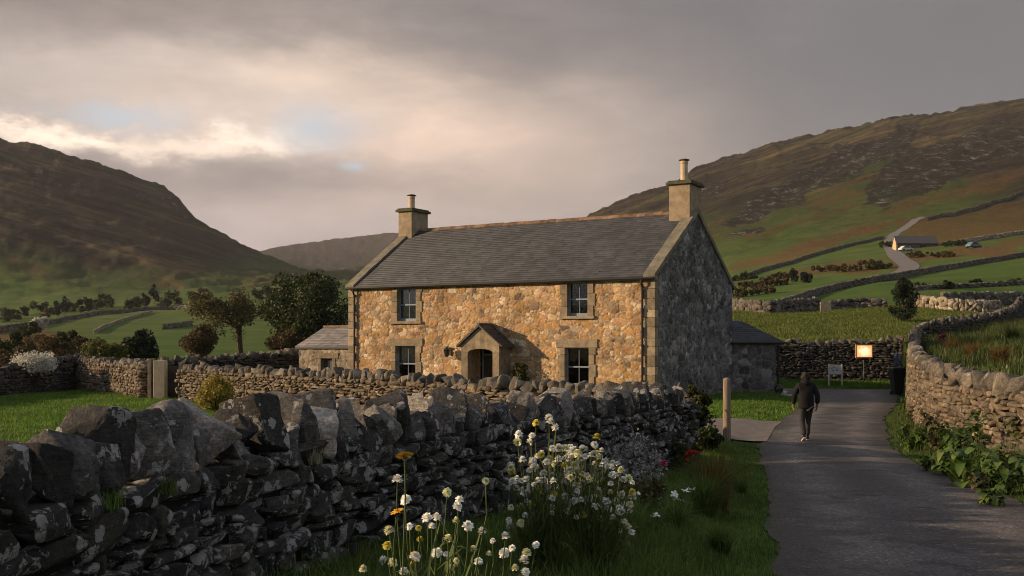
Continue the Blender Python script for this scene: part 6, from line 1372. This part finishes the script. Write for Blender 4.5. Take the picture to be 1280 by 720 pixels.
front = [(497, 599, 14, H_w), (507, 625, 15, H_w), (486, 663, 14, H_c), (479, 700, 12, H_w), (491, 703, 13, H_c), (519, 696, 15, H_w), (512, 658, 10, H_w), (505, 714, 12, H_w), (454, 711, 11, H_c), (559, 615, 12, H_c), (572, 633, 13, H_w), (574, 625, 12, H_w), (534, 647, 14, H_w), (546, 646, 12, H_w), (540, 658, 11, H_w), (570, 651, 11, H_c), (585, 657, 14, H_w), (603, 664, 13, H_w), (560, 673, 12, H_c), (546, 691, 14, H_w), (558, 693, 9, H_w), (592, 686, 10, H_c), (598, 702, 12, H_w), (616, 676, 8, H_w), (632, 670, 13, H_w), (630, 691, 14, H_w), (640, 685, 9, H_w), (644, 710, 11, H_c), (658, 691, 14, H_c), (670, 681, 10, H_w), (570, 701, 9, H_c), (565, 709, 9, H_c), (611, 692, 8, H_c), (655, 700, 14, H_w), (657, 715, 12, H_w), (523, 660, 9, H_l), (525, 674, 9, H_l), (484, 682, 13, H_l), (516, 705, 9, H_l), (570, 706, 8, H_l), (607, 601, 10, H_c)]
hs = [hd_(a, b_, Y0 + 0.35 * math.sin(i * 2.3), d, p) for i, (a, b_, d, p) in enumerate(front)]
flower_plant('cream and white pompom flowers on thin stems in the very front', (-0.42, 5.05), [h for h in hs], 'pompom_flowers', 0.0030, 260, 1, leafL=0.30)
flower_plant('tall orange-yellow daisy-like flowers standing left of the front pompoms', (-0.60, 4.7), [hd_(505.5, 569, 4.7, 22, H_y), hd_(496, 639, 4.75, 17, H_y), hd_(517, 692, 4.8, 9, H_y)], 'orange_flowers', 0.0038, 12, 2)
Yc = 8.6
ft = [(670, 529), (688, 527), (694, 534), (648, 543), (647, 552), (665, 545), (662, 552), (686, 522)], [(746, 546), (752, 563), (743, 556), (704, 559)]
for ci, (c0, c1, lb, nh) in enumerate([(636, 722, 'left half of the big dense clump of small white flower heads by the wall', 96), (704, 792, 'right half of the big dense clump of small white flower heads by the wall', 96)]):
    rnd = random.Random(5 + ci); hs = []
    for i in range(nh):
        if i < len(ft[ci]): p, q_ = ft[ci][i]
        else: p = c0 + (c1 - c0) * rnd.random(); q_ = 558 + 0.0040 * (p - 705) ** 2 + 88 * rnd.random() ** 1.35
        hs.append(hd_(p, q_, Yc + ci * 0.25 + rnd.uniform(-0.35, 0.35), rnd.uniform(7.5, 11.5), rnd.choice([H_w, H_w, H_w, H_c]) if i % 13 else H_l))
    flower_plant(lb, (gx((c0 + c1) / 2, Yc), Yc + ci * 0.25), hs, 'white_flower_clump', 0.0026, 420, 3 + ci, leafL=0.34)
for j, (p, Yp, lb, pts) in enumerate([(858, 13.2, 'white verge flowers below the red flower', [(857, 613), (865, 612), (845, 624), (843, 618), (852, 626), (824, 621)]), (818, 11.6, 'white verge flowers beside the arching dark grass', [(815, 646), (821, 644), (795, 640), (789, 632), (798, 618)]), (806, 10.6, 'white verge flowers low down by the bottom edge', [(806, 690), (813, 700), (790, 706), (828, 714), (785, 681)])]):
    flower_plant(lb, (gx(p, Yp), Yp), [hd_(a, b_, Yp, 11, H_o) for a, b_ in pts], 'white_verge_flowers', 0.003, 20, 60 + j, 'small white flowers scattered on the left verge')
flower_plant('single bright red flower on the verge below the end of the near wall', (gx(865, 19.0), 19.0), [hd_(863, 570, 19.0, 17, H_r), hd_(869, 569, 19.05, 14, H_r)], 'red_flower', 0.005, 12, 70)
flower_plant('magenta flower low against the near wall, left of the red one', (gx(829, 18.2), 18.2), [hd_(826, 578, 18.2, 9, H_p), hd_(831, 579, 18.2, 9, H_p)], 'magenta_flower', 0.004, 12, 71)
flower_plant('pink flower behind the right-hand wall where it meets the bank', (gx(1178, 50), 50), [hd_(1176, 422, 50, 7, H_p), hd_(1180, 420, 50, 6, H_p)], 'pink_flower', 0.01, 8, 72)
flower_plant('small orange flowers low among the white verge flowers', (gx(845, 10.8), 10.8), [hd_(846, 703, 10.8, 8, H_y), hd_(843, 699, 10.8, 6, H_y), hd_(797, 659, 10.8, 6, H_y)], 'orange_flowers', 0.003, 10, 73)
L_grey = leaf_mat('leaf_silver', (0.13, 0.13, 0.12), (0.24, 0.24, 0.22), (0.38, 0.38, 0.36), 0.1, dark=0.7)
shrub('silvery grey airy shrub growing right of the white flower clump', gx(792, 14.2), 14.2, 1.15, 0.95, L_grey, 97, 2600, 0.030, 'silver_shrub', lob=22, stemn=22)
shrub('dark green undergrowth beneath the silvery shrub', gx(782, 13.2), 13.2, 0.75, 1.2, L_olive, 98, 4000, 0.032, 'low_shrub', lob=22)
shrub('dark low foliage at the foot of the red flower', gx(858, 18.6), 18.6, 0.45, 1.2, L_dark, 99, 2600, 0.035, 'low_shrub', lob=14)
for i, (p, yv) in enumerate([(160, 6.6), (330, 8.8), (60, 5.9)]):
    xw = np.interp(yv, NWy, NWx) + 0.30; zt = np.interp(yv, [p_[1] for p_ in near_path], [p_[2] for p_ in near_path]) - 0.42; n = 90; NPR.seed(900 + i)
    an = NPR.rand(n) * 6.28; o = blade_mesh('dry_grass_wisp', xw + NPR.randn(n) * .03, yv + NPR.randn(n) * .05, np.full(n, zt) + NPR.randn(n) * .01, NPR.uniform(.05, .13, n), 0.005, G_pale if i == 1 else G_verge, 0.9)
    tag(o, ['wisp of grass growing from the near wall below the lowest big coping stones', 'dry pale grass wisp in the middle of the near wall below the coping', 'wisp of grass in the near wall closest to the left picture edge'][i], 'grass tuft')
# dead stalk on the right bank
x, y = gxy(1259, 22.5); z = gz1(x, y); b = MB(); b.tube([(x, y, z - .05), (x + .01, y, z + .3), (x, y, 1.98)], [0.014, 0.011, 0.007], 6); b.lathe((x, y, 1.95), [(0.006, 0), (0.03, 0.03), (0.022, 0.09), (0.004, 0.11)], 8)
tag(b.build('dead_stalk', G_pale, origin=(x, y, z)), 'pale dead flower stalk rising behind the right wall coping', 'plant')

# ------------------------------------------------------------------ haze
m_h = bpy.data.materials.new('haze'); m_h.use_nodes = True; nt = m_h.node_tree; nt.nodes.clear(); out = nt.nodes.new('ShaderNodeOutputMaterial')
pv = nd(nt, 'VolumePrincipled', {'Color': (0.80, 0.78, 0.80, 1), 'Density': 0.00008}); nt.links.new(pv.outputs[0], out.inputs['Volume'])
b = MB(); b.box(WL, -5400, 5400, -5400, 5400, float(Tz.min()) - 1.0, max(520.0, float(Tz.max()) + 5)); hz = b.build('haze', m_h); tag(hz, kind='stuff')
